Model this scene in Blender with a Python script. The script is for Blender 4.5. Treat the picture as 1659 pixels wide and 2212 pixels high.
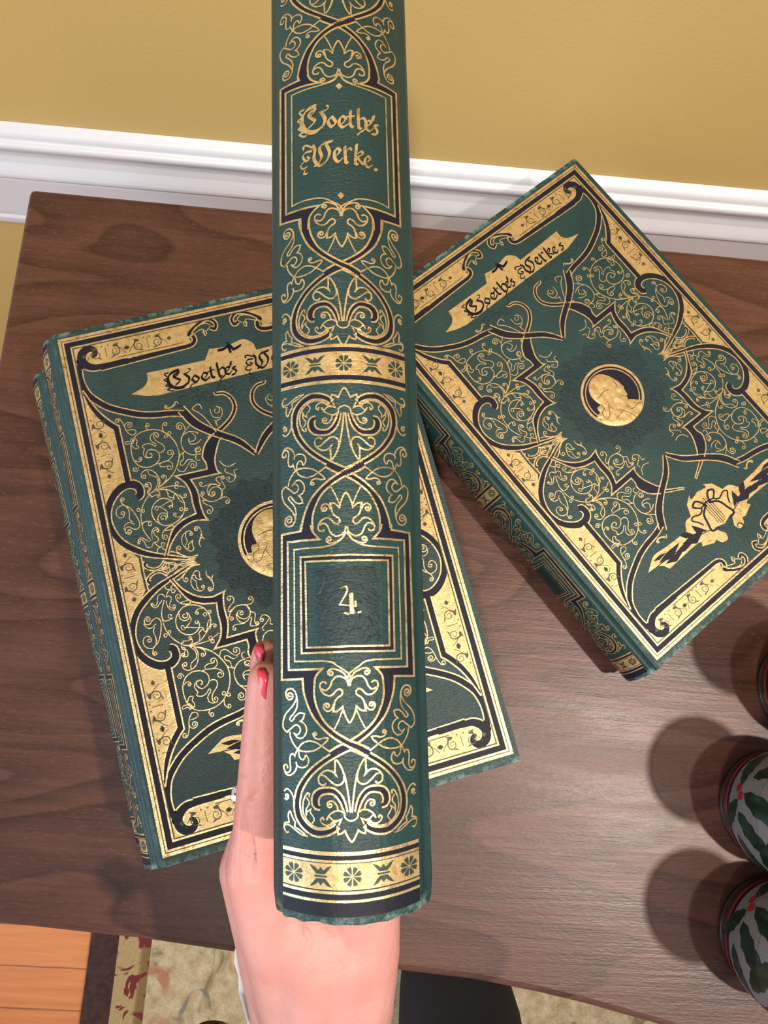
import bpy, bmesh, math, random
from mathutils import Vector, Matrix, noise
from mathutils.geometry import tessellate_polygon
random.seed(4)
scene=bpy.context.scene
for o in list(bpy.data.objects): bpy.data.objects.remove(o)
CM=.01; TZ=.75                        # modelling unit: centimetres on a table 75 cm high
def wv(x,y,z): return Vector((x*CM,y*CM,z*CM+TZ))
# ---------------------------------------------------------------- camera
CAMP=(23.9178,-29.4085,45.0653)
R_=Vector((.99605375,.06741652,.05772298)); U_=Vector((-.07703399,.97970503,.18505086)); F_=Vector((.04407601,.18876724,-.98103223))
cam=bpy.data.objects.new('camera',bpy.data.cameras.new('camera')); scene.collection.objects.link(cam)
cam.matrix_world=Matrix.Translation(wv(*CAMP))@Matrix((R_,U_,-F_)).transposed().to_4x4()
cam.data.sensor_fit='VERTICAL'; cam.data.sensor_height=24; cam.data.lens=1529.46/2212*24
cam.data.clip_start=.01; cam.data.clip_end=20
scene.camera=cam
def c2w(x,y,z):                       # camera-frame centimetres (right, down, deep) to world
    v=Vector(CAMP)+R_*x-U_*y+F_*z
    return wv(*v)
def pxz(px,py,z): return c2w((px-829.5)/1529.46*z,(py-1106)/1529.46*z,z)
# ---------------------------------------------------------------- light
w=bpy.data.worlds.new('world'); scene.world=w; w.use_nodes=True
w.node_tree.nodes['Background'].inputs[0].default_value=(1,.96,.93,1)
w.node_tree.nodes['Background'].inputs[1].default_value=.54
def area(name,loc,target,size,power,col,shape='DISK',sy=None):
    l=bpy.data.lights.new(name,'AREA'); l.shape=shape; l.size=size; l.energy=power; l.color=col
    if sy: l.shape='RECTANGLE'; l.size_y=sy
    o=bpy.data.objects.new(name,l); scene.collection.objects.link(o); o.location=loc
    o.rotation_euler=(Vector(target)-Vector(loc)).to_track_quat('-Z','Y').to_euler(); return o
def spot(name,loc,target,power,col,cone,blend,size):
    l=bpy.data.lights.new(name,'SPOT'); l.energy=power; l.color=col; l.spot_size=math.radians(cone); l.spot_blend=blend; l.shadow_soft_size=size
    o=bpy.data.objects.new(name,l); scene.collection.objects.link(o); o.location=loc
    o.rotation_euler=(Vector(target)-Vector(loc)).to_track_quat('-Z','Y').to_euler(); return o
spot('ceiling_downlight',(1.10,-.62,2.42),(.54,-.46,.75),150,(1,.86,.74),42,1,.035)
spot('ceiling_downlight_wall',(.15,-.95,2.42),(.30,.05,1.22),128,(1,.90,.78),52,.9,.06)
area('window_daylight',(-2.2,-1.3,1.6),(.2,-.2,.75),1.2,48,(.62,.80,1),sy=1.3)
scene.view_settings.view_transform='Standard'; scene.view_settings.look='None'
scene.view_settings.exposure=0.0; scene.view_settings.gamma=1; scene.view_settings.use_curve_mapping=False
# ---------------------------------------------------------------- helpers
def link(name,me,parent=None,mats=()):
    o=bpy.data.objects.new(name,me); scene.collection.objects.link(o)
    for m in mats: me.materials.append(m)
    if parent: o.parent=parent
    return o
def thing(name,label,cat,loc=(0,0,0),group=None,mat=None):
    o=bpy.data.objects.new(name,None); scene.collection.objects.link(o); o.empty_display_size=.02
    if mat is not None: o.matrix_world=mat
    else: o.location=loc
    o['label']=label; o['category']=cat
    if group: o['group']=group
    return o
def from_bm(name,bm,mat,parent=None,smooth=False):
    me=bpy.data.meshes.new(name); bm.normal_update(); bm.to_mesh(me); bm.free()
    if smooth:
        for p in me.polygons: p.use_smooth=True
    return link(name,me,parent,[mat] if not isinstance(mat,(list,tuple)) else mat)
def struct(o): o['kind']='structure'; return o
def box(bm,c,s):
    r=bmesh.ops.create_cube(bm,size=1)
    for v in r['verts']: v.co=Vector((v.co.x*s[0]+c[0],v.co.y*s[1]+c[1],v.co.z*s[2]+c[2]))
    return r['verts']
def bevel(o,wd,seg=2,ang=40):
    m=o.modifiers.new('b','BEVEL'); m.width=wd; m.segments=seg; m.limit_method='ANGLE'; m.angle_limit=math.radians(ang)
    return o
class N:
    "tiny node helper"
    def __init__(s,name):
        s.m=bpy.data.materials.new(name); s.m.use_nodes=True; s.t=s.m.node_tree; s.b=s.t.nodes['Principled BSDF']
        s.tc=s.t.nodes.new('ShaderNodeTexCoord')
    def n(s,ty,**k):
        x=s.t.nodes.new('ShaderNode'+ty)
        for a,b in k.items():
            if a[0]=='_': setattr(x,a[1:],b)
            else:
                key=int(a[1:]) if a[0]=='i' and a[1:].isdigit() else a.replace('_',' ')
                x.inputs[key].default_value=b
        return x
    def l(s,a,b,i=0,o=0):
        s.t.links.new(a.outputs[o],b.inputs[i]); return b
    def coord(s,scale=(1,1,1),rot=(0,0,0),src='Object'):
        mp=s.n('Mapping'); mp.inputs['Scale'].default_value=scale; mp.inputs['Rotation'].default_value=rot
        s.t.links.new(s.tc.outputs[src],mp.inputs[0]); return mp
    def noise(s,vec,scale,detail=4,rough=.5,dist=0):
        x=s.n('TexNoise',Scale=scale,Detail=detail,Roughness=rough,Distortion=dist); s.t.links.new(vec.outputs[0],x.inputs['Vector']); return x
    def ramp(s,src,stops,o=0):
        x=s.n('ValToRGB'); e=x.color_ramp.elements
        while len(e)<len(stops): e.new(.5)
        for q,(p,c) in zip(e,stops): q.position=p; q.color=c if len(c)==4 else (*c,1)
        s.t.links.new(src.outputs[o],x.inputs[0]); return x
    def math(s,op,a,b,c=None):
        x=s.n('Math',_operation=op)
        for i,v in enumerate((a,b,c)):
            if v is None: continue
            if isinstance(v,(int,float)): x.inputs[i].default_value=v
            else: s.t.links.new(v.outputs[0],x.inputs[i])
        return x
    def mix(s,f,a,b,mode='MIX'):
        x=s.n('MixRGB',_blend_type=mode)
        for i,v in enumerate((f,a,b)):
            if isinstance(v,(int,float)): x.inputs[i].default_value=v
            elif isinstance(v,tuple): x.inputs[i].default_value=(*v,1) if len(v)==3 else v
            else: s.t.links.new(v.outputs[0],x.inputs[i])
        return x
    def bump(s,h,st=.3,dist=.001,prev=None,o=0):
        x=s.n('Bump',Strength=st,Distance=dist); s.t.links.new(h.outputs[o],x.inputs['Height'])
        if prev: s.t.links.new(prev.outputs[0],x.inputs['Normal'])
        return x
    def col(s,src):
        s.t.links.new(src.outputs[0],s.b.inputs['Base Color'])
    def nor(s,src): s.t.links.new(src.outputs[0],s.b.inputs['Normal'])
    def set(s,**k):
        for a,b in k.items(): s.b.inputs[a.replace('_',' ')].default_value=b
        return s
def srgb(r,g,b): return tuple(((c/255/12.92) if c/255<.04045 else ((c/255+.055)/1.055)**2.4) for c in (r,g,b))
# ---------------------------------------------------------------- materials
def mat_leather(name,base,dark,rough=.42,blind=False):
    k=N(name); c=k.coord((1,1,1),(0,0,.6)); g=k.coord((1,3.2,1),(0,0,-.55))
    n1=k.noise(g,520,3,.55,.4); n2=k.noise(c,35,4,.6); n3=k.noise(c,2600,2,.5)
    cr=k.ramp(n2,[(.3,dark),(.75,base)])
    # rubbed, paler cloth where edges wear: both ends of the boards and spine
    sx=k.n('SeparateXYZ'); k.t.links.new(k.tc.outputs['Object'],sx.inputs[0])
    ay=k.math('ABSOLUTE',sx_out(k,sx,1),0); 
    e=k.ramp(k.math('MULTIPLY',ay,7.19),[(.9755,(0,0,0)),(.999,(1,1,1))])
    wn=k.noise(k.coord((1,1,1)),160,5,.7)
    we=k.math('MULTIPLY',e,k.ramp(wn,[(.46,(0,0,0)),(.6,(1,1,1))]))
    # ridges either side of the spine
    az=k.math('ABSOLUTE',sx_out(k,sx,2),0)
    r1=k.ramp(k.math('MULTIPLY',az,45),[(.90,(0,0,0)),(.945,(1,1,1))])
    fx=k.ramp(k.math('MULTIPLY',sx_out(k,sx,0),60),[(.75,(1,1,1)),(.9,(0,0,0))])
    rw=k.math('MULTIPLY',k.math('MULTIPLY',r1,fx),k.ramp(k.noise(k.coord((1,.35,1)),420,4,.7),[(.52,(0,0,0)),(.68,(1,1,1))]))
    wear=k.math('MAXIMUM',we,k.math('MULTIPLY',rw,.6))
    m=k.mix(wear,cr,srgb(104,134,128)); k.col(m)
    b=k.bump(n1,.55 if not blind else .35,.0006); b=k.bump(n3,.2,.0003,b)
    if blind:
        wv_=k.noise(c,130,2,.4,3.5); b=k.bump(k.ramp(wv_,[(.47,(0,0,0)),(.53,(1,1,1))]),.35,.0006,b)
    k.nor(b); k.set(Roughness=rough); k.b.inputs['Specular IOR Level'].default_value=.36
    return k.m
def sx_out(k,sx,i):
    r=k.n('Math',_operation='ADD'); k.t.links.new(sx.outputs[i],r.inputs[0]); r.inputs[1].default_value=0; return r
def mat_gold(name,a,b,rough=.34,metal=.75,line=False):
    k=N(name); c=k.coord(); g=k.coord((1,3.2,1),(0,0,-.55))
    n=k.noise(c,300,5,.7); k.col(k.ramp(n,[(.30,b),(.52,a),(1,a)]))
    n1=k.noise(g,520,3,.55,.4); bb=k.bump(n1,.35,.0005); bb=k.bump(k.noise(c,1500,2),.25,.0003,bb); k.nor(bb)
    k.set(Roughness=rough,Metallic=metal); return k.m
def mat_plain(name,c,rough=.5,metal=0,bump=0,scale=300,var=.15,**kw):
    k=N(name); n=k.noise(k.coord(),scale,4,.6)
    d=tuple(x*(1-var) for x in c); k.col(k.ramp(n,[(.3,d),(.7,c)]))
    if bump: k.nor(k.bump(n,bump,.001))
    k.set(Roughness=rough,Metallic=metal,**kw); return k.m
M={}
M['leather']=mat_leather('green_cloth',srgb(28,60,60),srgb(19,46,47))
M['blind']=mat_leather('blind_stamped_green',srgb(20,48,52),srgb(12,34,39),.5,True)
M['gold']=mat_gold('gilt_line',srgb(210,184,136),srgb(146,120,82))
M['foil']=mat_gold('gilt_foil',srgb(194,168,118),srgb(160,132,84),.42,.6)
M['navy']=mat_plain('black_blocking',srgb(20,22,36),.55,0,.25,700); M['navy'].node_tree.nodes['Principled BSDF'].inputs['Specular IOR Level'].default_value=.22
M['ink']=mat_plain('dark_stamp',srgb(62,54,34),.5,0,.2,700)
M['inkgreen']=mat_plain('dark_green_stamp',srgb(30,50,44),.5,0,.2,700)
def mat_pages():
    k=N('page_edges'); c=k.coord((1,1,900)); n=k.noise(c,3,3); k.col(k.ramp(n,[(.3,srgb(150,120,74)),(.7,srgb(214,190,140))])); k.nor(k.bump(n,.4,.0005)); k.set(Roughness=.7); return k.m
M['pages']=mat_pages()
def mat_wood():
    k=N('dark_walnut'); cont=k.noise(k.coord((1.3,5.2,1),(0,0,.05)),2.1,2,.4,.35)
    fr=k.math('FRACT',k.math('MULTIPLY',cont,13.0),0)            # contour lines: the growth rings cut at a slant
    ring=k.ramp(fr,[(0,(.0,)*3),(.10,(.9,)*3),(.55,(.55,)*3),(.93,(.15,)*3),(1,(.0,)*3)])
    fine=k.noise(k.coord((9,260,50),(0,0,.03)),1.2,5,.65); mid=k.noise(k.coord((2.2,13,7),(0,0,.04)),5,6,.62,.6); sp=k.noise(k.coord((60,190,50)),4.5,3,.6); sp2=k.noise(k.coord((30,330,50)),3,3,.6)
    c1=k.ramp(ring,[(0,srgb(50,29,24)),(.35,srgb(84,56,46)),(1,srgb(114,81,68))])
    c2=k.mix(.28,c1,k.ramp(mid,[(.3,srgb(64,40,32)),(.5,srgb(90,62,52)),(.72,srgb(116,84,72))]))
    c3=k.mix(.24,c2,k.ramp(fine,[(.32,srgb(54,32,26)),(.68,srgb(122,90,78))]))
    c4=k.mix(k.math('MULTIPLY',k.ramp(sp,[(.56,(0,0,0)),(.72,(1,1,1))]),.38),c3,srgb(144,108,96))
    c5=k.mix(k.math('MULTIPLY',k.ramp(sp2,[(.54,(0,0,0)),(.66,(1,1,1))]),.35),c4,srgb(58,36,30))
    c6=k.mix(1,c5,(.68,.56,.51),'MULTIPLY'); k.col(c6); b=k.bump(fine,.3,.0007); b=k.bump(sp,.2,.0005,b); k.nor(b)
    k.t.links.new(k.ramp(mid,[(.3,(.34,)*3),(.8,(.46,)*3)]).outputs[0],k.b.inputs['Roughness'])
    k.b.inputs['Specular IOR Level'].default_value=.4
    return k.m
M['wood']=mat_wood()
M['edge']=mat_plain('table_edge_paint',srgb(70,48,42),.32,0,.1,80)
def mat_wall():
    k=N('yellow_paint'); n=k.noise(k.coord(),3,3); k.col(k.ramp(n,[(.3,srgb(190,160,96)),(.7,srgb(196,166,104))]))
    k.nor(k.bump(k.noise(k.coord(),420,3,.6),.22,.0008)); k.set(Roughness=.62); return k.m
M['wall']=mat_wall()
M['trim']=mat_plain('white_gloss_paint',srgb(208,208,214),.35,0,.06,60,.02)
def mat_floor():
    k=N('oak_floor'); br=k.n('TexBrick',_offset=.4); k.t.links.new(k.coord((1,1,1)).outputs[0],br.inputs[0])
    for nme,v in (('Scale',1),('Mortar Size',.0012),('Brick Width',.9),('Row Height',.057)): br.inputs[nme].default_value=v
    br.inputs['Color1'].default_value=(*srgb(206,120,66),1); br.inputs['Color2'].default_value=(*srgb(222,140,84),1); br.inputs['Mortar'].default_value=(*srgb(110,56,28),1)
    g=k.noise(k.coord((3,60,1)),2,5,.65); m=k.mix(.35,br,k.ramp(g,[(.3,srgb(176,92,44)),(.7,srgb(236,164,110))])); k.col(m)
    k.set(Roughness=.3); return k.m
M['floor']=mat_floor()
# ---------------------------------------------------------------- traced ornament, in cm on the book
W=17.632;H=27.0
ORN={
 'cover_q':[
  ('b',0,'3.144,12.91,1;3.519,12.355;3.919,11.922;4.351,11.632;5.064,11.446,1;5.621,11.605,1;5.49,11.36;5.405,10.776;5.417,9.97;5.207,9.278,1;6.777,9.314,1;6.637,9.101;6.662,8.5;7.034,7.686;7.25,7.43,1;6.945,7.101,1;6.371,7.556;6.06,8.198;6.157,8.582;6.141,8.933,1;4.48,8.9,1;4.882,9.364;5.045,9.968;5.035,10.572;5.084,11.112,1;4.259,11.303;3.719,11.771;3.326,12.38;3.063,12.88,1'),
  ('g',0.08,'3.218,12.906;3.519,12.355;3.919,11.922;4.351,11.632;4.768,11.498;5.072,11.479;5.621,11.605,1;5.49,11.36;5.405,10.776;5.417,9.97;5.207,9.278,1;6.777,9.314,1;6.637,9.101;6.662,8.5;7.034,7.686;7.25,7.43'),
  ('g',0.08,'3.063,12.88;3.326,12.38;3.642,11.791;3.922,11.491;4.461,11.24;5.084,11.112,1;5.035,10.572;5.045,9.968;4.882,9.364;4.48,8.9,1;6.141,8.933,1;6.157,8.582;6.06,8.198;6.371,7.556;6.945,7.101'),
  ('b',0,'5.558,5.605,1;5.888,6.447;6.724,7.156;7.912,7.947;8.708,8.804,1;8.866,8.679,1;8.175,7.739;7.038,6.908;6.304,6.118;5.816,5.4,1'),
  ('g',0.07,'5.35,5.516,1;5.888,6.447;6.724,7.156;7.912,7.947;8.708,8.804'),
  ('g',0.07,'5.701,5.237,1;6.252,6.159;7.038,6.908;8.196,7.723;8.866,8.679'),
  ('bb',[0.04, 0.1, 0.2, 0.27, 0.27, 0.27, 0.3, 0.36, 0.4, 0.3],'4.353,13.372;3.27,12.972;2.368,12.615;1.706,12.199;1.147,11.677;0.806,11.019;0.698,10.306;0.875,9.604;1.252,9.097;1.713,8.796;2.188,8.752;2.534,9.003;2.542,9.41;2.34,9.529'),
  ('b',0,'1.913,8.678,1;1.885,5.702,1;1.487,5.232;1.126,4.662;0.87,4.03;0.744,3.444,1;0.762,3.054,1;1.109,3.965;1.448,4.615;1.895,5.201;2.218,5.509,1;2.243,8.631,1'),
  ('g',0.08,'1.881,8.605,1;1.88,5.679,1;1.487,5.232;1.126,4.662;0.87,4.03;0.744,3.444'),
  ('g',0.08,'0.778,3.127;1.109,3.965;1.448,4.615;1.895,5.201;2.218,5.509,1;2.234,8.593,1'),
  ('g',0.04,'1.797,8.587,1;1.787,5.728,1'),
  ('bb',[0.26, 0.27, 0.28, 0.28, 0.28, 0.28, 0.26],'5.634,5.669;5.007,5.49;4.162,5.36;3.423,5.169;2.715,4.847;2.06,4.485;1.577,4.108;1.045,3.492;0.836,2.937;0.767,2.449;0.81,1.932;0.979,1.408'),
  ('bb',[0.24, 0.24, 0.25, 0.28, 0.34, 0.4, 0.44, 0.46, 0.4, 0.26, 0.14],'3.404,2.016;2.88,2.011;1.943,2.017;1.546,1.984;1.214,1.771;1.034,1.469;1.117,1.095;1.407,0.891;1.707,0.959;1.818,1.179;1.718,1.357;1.561,1.35'),
  ('G',0,'1.885,8.621,1;1.885,5.702,1;1.487,5.232;1.126,4.662;0.87,4.03;0.78,3.357,1;0.66,2.6,1;0.66,10,1;0.674,9.413,1;0.917,9.226;1.318,8.836'),
  ('G',0,'0.66,10.4,1;0.66,13.52,1;1.78,13.52,1;1.82,12.7,1;1.45,12.2;1.1,11.6;0.85,11'),
  ('g',0.07,'1.89,13.6;1.93,12.6'),
  ('n',0.05,'1.78,13.6;1.8,12.7'),
  ('G',0,'0.66,0.66,1;0.66,2.1,1;0.95,1.7,1;1.3,1.9,1;2,1.97,1;6.9,1.97,1;6.75,1.3,1;7.7,0.9,1;8.3,0.66,1'),
  ('g',0.07,'2.7,1.84;6.45,1.84'),
  ('n',0.04,'2.9,1.72;6.4,1.72'),
 ],
 'cover_t':[
  ('g',0.055,'3.16,9.457;3.795,9.141;4.313,8.827;4.681,8.375;4.911,7.843;4.907,7.316;4.737,6.836;4.402,6.403;3.998,6.164;3.577,6.103;3.127,6.166;2.823,6.362;2.609,6.707;2.542,7.188;2.599,7.579;2.822,7.928;3.208,8.089;3.603,8.025;3.873,7.796;3.904,7.495;3.754,7.272;3.469,7.173;3.274,7.342;3.262,7.549;3.448,7.598;3.525,7.544;3.549,7.469;3.525,7.409;3.479,7.386;3.441,7.399'),
  ('g',0.045,'3.201,7.536;3.124,7.323;3.24,7.06,1;3.148,6.911;3.389,6.817;3.64,6.896;3.793,7.058;3.857,6.954;3.658,6.717;3.663,6.484;3.809,6.358;4.041,6.354;4.106,6.511;4.082,6.568;4.034,6.598;3.985,6.594;3.953,6.564;3.947,6.526;3.964,6.497;3.99,6.486;4.011,6.492'),
  ('g',0.045,'3.875,7.415;4.059,7.454;4.239,7.347;4.21,7.093;3.903,6.768;3.84,6.495;3.931,6.384'),
  ('g',0.045,'3.603,8.025;4.01,8.011;4.4,7.92;4.639,7.68;4.594,7.487;4.427,7.473;4.366,7.546;4.361,7.631;4.403,7.693;4.467,7.714;4.522,7.693;4.55,7.649;4.546,7.607;4.521,7.585'),
  ('g',0.045,'3.85,8.212;3.846,8.066;4.12,7.982;4.37,8.045;4.47,8.225;4.403,8.449;4.23,8.465;4.183,8.402;4.183,8.329;4.222,8.276;4.277,8.258;4.324,8.276;4.345,8.313;4.339,8.349;4.317,8.368'),
  ('g',0.045,'3.85,8.212;4.069,8.272;4.239,8.245;4.344,8.317'),
  ('g',0.05,'3.437,9.384;3.646,9.003;3.587,8.606;3.374,8.309;3.058,8.205;2.824,8.337;2.784,8.553;2.947,8.628;2.993,8.575;3,8.512;2.971,8.465;2.925,8.448;2.883,8.462;2.862,8.494;2.864,8.525;2.881,8.542'),
  ('g',0.045,'3.156,8.249,1;3.211,8.499;3.516,8.683,1;3.594,8.899'),
  ('g',0.045,'3.69,9.198;3.943,9.013;4.01,8.789;3.867,8.679;3.811,8.703;3.781,8.751;3.784,8.803;3.815,8.838;3.857,8.846;3.892,8.829;3.907,8.798;3.902,8.769;3.884,8.752;3.863,8.752'),
  ('g',0.045,'2.711,7.958;2.708,8.075;2.583,8.167;2.448,8.086;2.446,8.015;2.483,7.96;2.539,7.938;2.591,7.953;2.619,7.993;2.617,8.037;2.593,8.069;2.56,8.078;2.533,8.066;2.523,8.045'),
  ('g',0.045,'2.654,7.565;2.794,7.673;2.959,7.629;2.99,7.505;2.954,7.469;2.907,7.464;2.869,7.486;2.851,7.523;2.859,7.559;2.883,7.579;2.911,7.58;2.932,7.565;2.939,7.545;2.932,7.528'),
  ('g',0.045,'2.637,6.7;2.78,6.951;2.972,6.9;2.88,6.751;2.953,6.558;2.889,6.402;2.707,6.624;2.585,6.598;2.382,6.595;2.352,6.459;2.616,6.475;2.701,6.337;2.792,6.485'),
  ('g',0.045,'3.632,6.088;3.54,5.94;3.612,5.748;3.682,5.743;3.735,5.777;3.754,5.832;3.738,5.884;3.698,5.914;3.654,5.915;3.624,5.892;3.616,5.859;3.628,5.832;3.65,5.821'),
  ('g',0.045,'4.402,6.403;4.367,6.123;4.522,5.908;4.59,5.909;4.639,5.948;4.652,6.004;4.632,6.054;4.59,6.08;4.547,6.076;4.52,6.05;4.515,6.017;4.529,5.992;4.552,5.983'),
  ('g',0.045,'4.535,6.646;4.497,6.594;4.433,6.586;4.38,6.625;4.369,6.69;4.407,6.741;4.471,6.75;4.524,6.71;4.535,6.646'),
  ('g',0.045,'4.75,6.513;4.712,6.462;4.648,6.453;4.595,6.493;4.584,6.557;4.622,6.609;4.686,6.617;4.739,6.578;4.75,6.513'),
  ('g',0.045,'2.993,6.086,1;2.78,6.172;2.55,5.918;2.442,5.432;2.289,5.132;2.115,5.122;2.081,5.19;2.093,5.257;2.139,5.299;2.197,5.303;2.243,5.274;2.261,5.229;2.25,5.19;2.221,5.169;2.19,5.171;2.171,5.188'),
  ('g',0.045,'2.993,6.086;2.99,5.944;2.768,5.859;2.549,5.861'),
  ('g',0.045,'2.478,5.594;2.618,5.442;2.826,5.472;2.89,5.627;2.793,5.71;2.717,5.714;2.66,5.676;2.641,5.615;2.66,5.559;2.705,5.527;2.752,5.527;2.784,5.553;2.792,5.589;2.778,5.618;2.754,5.629'),
  ('g',0.055,'5.842,8.039;5.531,7.973;5.231,7.7;5.141,7.313;5.272,6.869;5.588,6.715;5.894,6.762;6.134,6.903'),
  ('g',0.045,'6.191,7.269;5.989,7.411;5.698,7.429;5.559,7.29;5.607,7.043,1;5.556,7.203;5.721,7.276;5.93,7.162;5.929,6.986;5.79,6.819'),
  ('g',0.045,'5.914,8.345;5.768,8.354;5.706,8.163;5.842,8.039;6.022,8.05'),
  ('g',0.045,'5.808,8.018;5.77,7.733;5.986,7.647;6.053,7.806;6.003,7.885;5.923,7.917;5.847,7.897;5.804,7.841;5.804,7.775;5.839,7.727;5.888,7.712;5.93,7.728;5.949,7.761;5.944,7.792'),
  ('g',0.045,'5.315,6.799;5.512,6.514;5.394,6.138;5.16,6.143;5.089,6.336;5.237,6.47;5.321,6.437;5.367,6.367;5.363,6.291;5.318,6.239;5.257,6.227;5.205,6.251;5.181,6.296;5.188,6.339;5.215,6.363;5.246,6.363'),
  ('g',0.045,'5.531,6.596;5.796,6.351'),
  ('g',0.045,'4.638,8.446;4.758,8.71;5,8.735;5.19,8.536;5.38,8.338;5.623,8.363;5.675,8.586;5.521,8.686;5.435,8.678;5.377,8.625;5.364,8.552;5.394,8.491;5.449,8.462;5.502,8.471;5.535,8.506;5.538,8.548;5.518,8.578;5.489,8.588'),
  ('g',0.045,'4.867,8.415;5.04,8.398;5.286,8.186;5.541,8.266'),
  ('g',0.045,'4.867,8.415;4.884,8.233;5.087,8.091;5.091,7.854,1;5.182,7.742;4.967,7.828,1;4.931,7.926'),
  ('g',0.05,'2.931,9.487;2.95,9.305;3.159,9.19;3.125,8.904;2.898,8.935;2.858,8.98;2.852,9.035;2.877,9.078;2.919,9.095;2.959,9.083;2.983,9.053;2.984,9.019;2.967,8.997;2.943,8.991;2.925,9'),
  ('g',0.05,'3.12,9.675;2.999,9.529;3.237,9.407;3.456,9.468;3.515,9.601;3.45,9.707'),
  ('g',0.055,'3.306,9.383;3.868,9.482;4.288,9.818;4.59,10.237;4.584,10.69;4.332,11.107;3.887,11.334;3.444,11.34;3.091,11.081;2.915,10.727;2.949,10.319;3.201,10.015;3.518,9.896;3.833,9.987;4.017,10.213;3.991,10.47;3.977,10.406;3.933,10.369;3.881,10.368;3.843,10.395;3.83,10.434;3.842,10.467;3.866,10.482;3.889,10.477'),
  ('g',0.05,'3.171,11.11;3.142,10.867;3.297,10.676;3.546,10.686;3.64,10.887;3.523,11.028;3.557,10.927;3.528,10.834;3.457,10.784;3.376,10.787;3.319,10.835;3.301,10.9;3.323,10.954;3.367,10.978;3.409,10.971;3.433,10.943'),
  ('g',0.045,'3.604,10.946;3.671,10.628;3.426,10.368;3.199,10.229;3.103,10.353;3.199,10.453;3.312,10.298;3.457,10.285;3.731,10.188;4.01,10.115;4.15,10.079;4.182,9.896;4.304,9.889;4.43,10.229;4.567,10.394'),
  ('g',0.045,'4.139,10.031,1;3.905,9.869;3.92,9.716;3.845,9.488'),
  ('g',0.045,'3.808,11.421;3.522,11.47;3.262,11.638;3.164,11.866;3.176,11.959;3.236,12.02;3.316,12.031;3.383,11.994;3.413,11.93;3.402,11.865;3.359,11.826;3.307,11.822;3.267,11.848;3.252,11.888;3.262,11.923;3.287,11.941'),
  ('g',0.045,'3.802,11.397;3.793,11.576;3.553,11.613;3.343,11.557;3.747,11.371'),
  ('g',0.05,'2.583,11.917;2.407,11.56;2.302,11.187;2.368,10.92;2.605,10.883;2.793,10.958;2.712,10.947;2.643,10.986;2.612,11.052;2.624,11.116;2.667,11.156;2.719,11.159;2.759,11.132;2.773,11.093;2.762,11.06;2.738,11.045'),
  ('g',0.05,'2.302,11.187;2.317,10.684;2.421,10.259;2.673,9.846;2.956,9.574'),
  ('g',0.045,'2.573,10.284;2.542,10.239;2.488,10.232;2.444,10.265;2.434,10.32;2.465,10.365;2.519,10.373;2.563,10.339;2.573,10.284'),
  ('g',0.045,'2.366,10.165;2.329,10.111;2.264,10.102;2.211,10.142;2.199,10.208;2.237,10.262;2.301,10.271;2.354,10.231;2.366,10.165'),
  ('g',0.045,'4.487,10.675;4.449,10.621;4.383,10.612;4.33,10.652;4.319,10.719;4.357,10.773;4.422,10.782;4.476,10.742;4.487,10.675'),
  ('g',0.045,'4.723,10.754;4.691,10.709;4.636,10.701;4.591,10.735;4.582,10.791;4.614,10.835;4.669,10.843;4.714,10.809;4.723,10.754'),
  ('g',0.045,'2.66,12.048;2.574,12.222;2.411,12.264;2.286,12.145;2.235,11.907;2.102,11.741;2.024,11.836;1.987,11.838;1.961,11.859;1.952,11.889;1.962,11.914;1.982,11.925;2.001,11.922;2.013,11.909;2.013,11.896'),
  ('g',0.045,'2.683,12.042;2.863,12.071;2.954,11.921;2.832,11.701;2.79,11.51;2.92,11.426;2.982,11.408;3.037,11.429;3.065,11.476;3.061,11.527;3.03,11.562;2.991,11.571;2.958,11.556;2.945,11.527;2.951,11.5;2.968,11.486'),
  ('g',0.045,'2.494,11.965;2.342,11.829;2.133,11.657;1.957,11.753;1.899,11.944'),
  ('g',0.045,'2.671,11.868;2.671,11.642;2.765,11.392;2.946,11.319;3.061,11.44;3.021,11.551'),
  ('g',0.045,'2.717,12.083;2.862,12.298;3.029,12.381'),
  ('g',0.045,'3.17,12.573;3.045,12.453;3.224,12.254;3.058,12.171;3.024,12.357;2.86,12.4;2.763,12.526;2.795,12.67'),
  ('g',0.05,'2.174,11.046;2.026,11.159;1.816,11.09;1.636,10.937;1.451,10.986;1.416,11.169;1.544,11.311;1.626,11.309;1.688,11.26;1.711,11.189;1.689,11.125;1.639,11.091;1.582,11.095;1.542,11.129;1.53,11.176;1.546,11.215;1.578,11.233;1.609,11.227;1.628,11.206'),
  ('g',0.045,'1.943,10.882;1.689,10.725;1.462,10.809;1.363,11.034'),
  ('g',0.045,'1.861,10.729;1.746,10.536;1.802,10.224;1.775,9.984;1.628,9.751;1.434,9.753;1.218,9.884;1.152,10.148;1.271,10.363;1.465,10.362;1.574,10.185;1.558,10.115;1.508,10.073;1.447,10.072;1.401,10.105;1.384,10.154;1.397,10.197;1.429,10.22;1.464,10.217;1.486,10.196;1.491,10.171'),
  ('g',0.05,'2.174,11.046;2.198,10.815;2.073,10.351;1.867,9.959;1.605,9.757;1.504,9.513;1.504,9.439;1.544,9.382;1.605,9.36;1.661,9.377;1.691,9.422;1.689,9.473;1.661,9.511;1.62,9.523;1.586,9.509;1.57,9.481;1.575,9.452;1.592,9.435'),
  ('bb',[0.05, 0.05, 0.05, 0.06, 0.07, 0.14],'3.04,13.115;2.747,13.37;2.408,13.407;2.104,13.257;2,13.07;2.091,12.965'),
  ('g',0.045,'4.409,11.012;4.176,11.073;3.975,10.949;3.957,10.895;3.973,10.844;4.012,10.814;4.056,10.813;4.088,10.838;4.097,10.873;4.085,10.903;4.061,10.918;4.037,10.915;4.024,10.9'),
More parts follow.
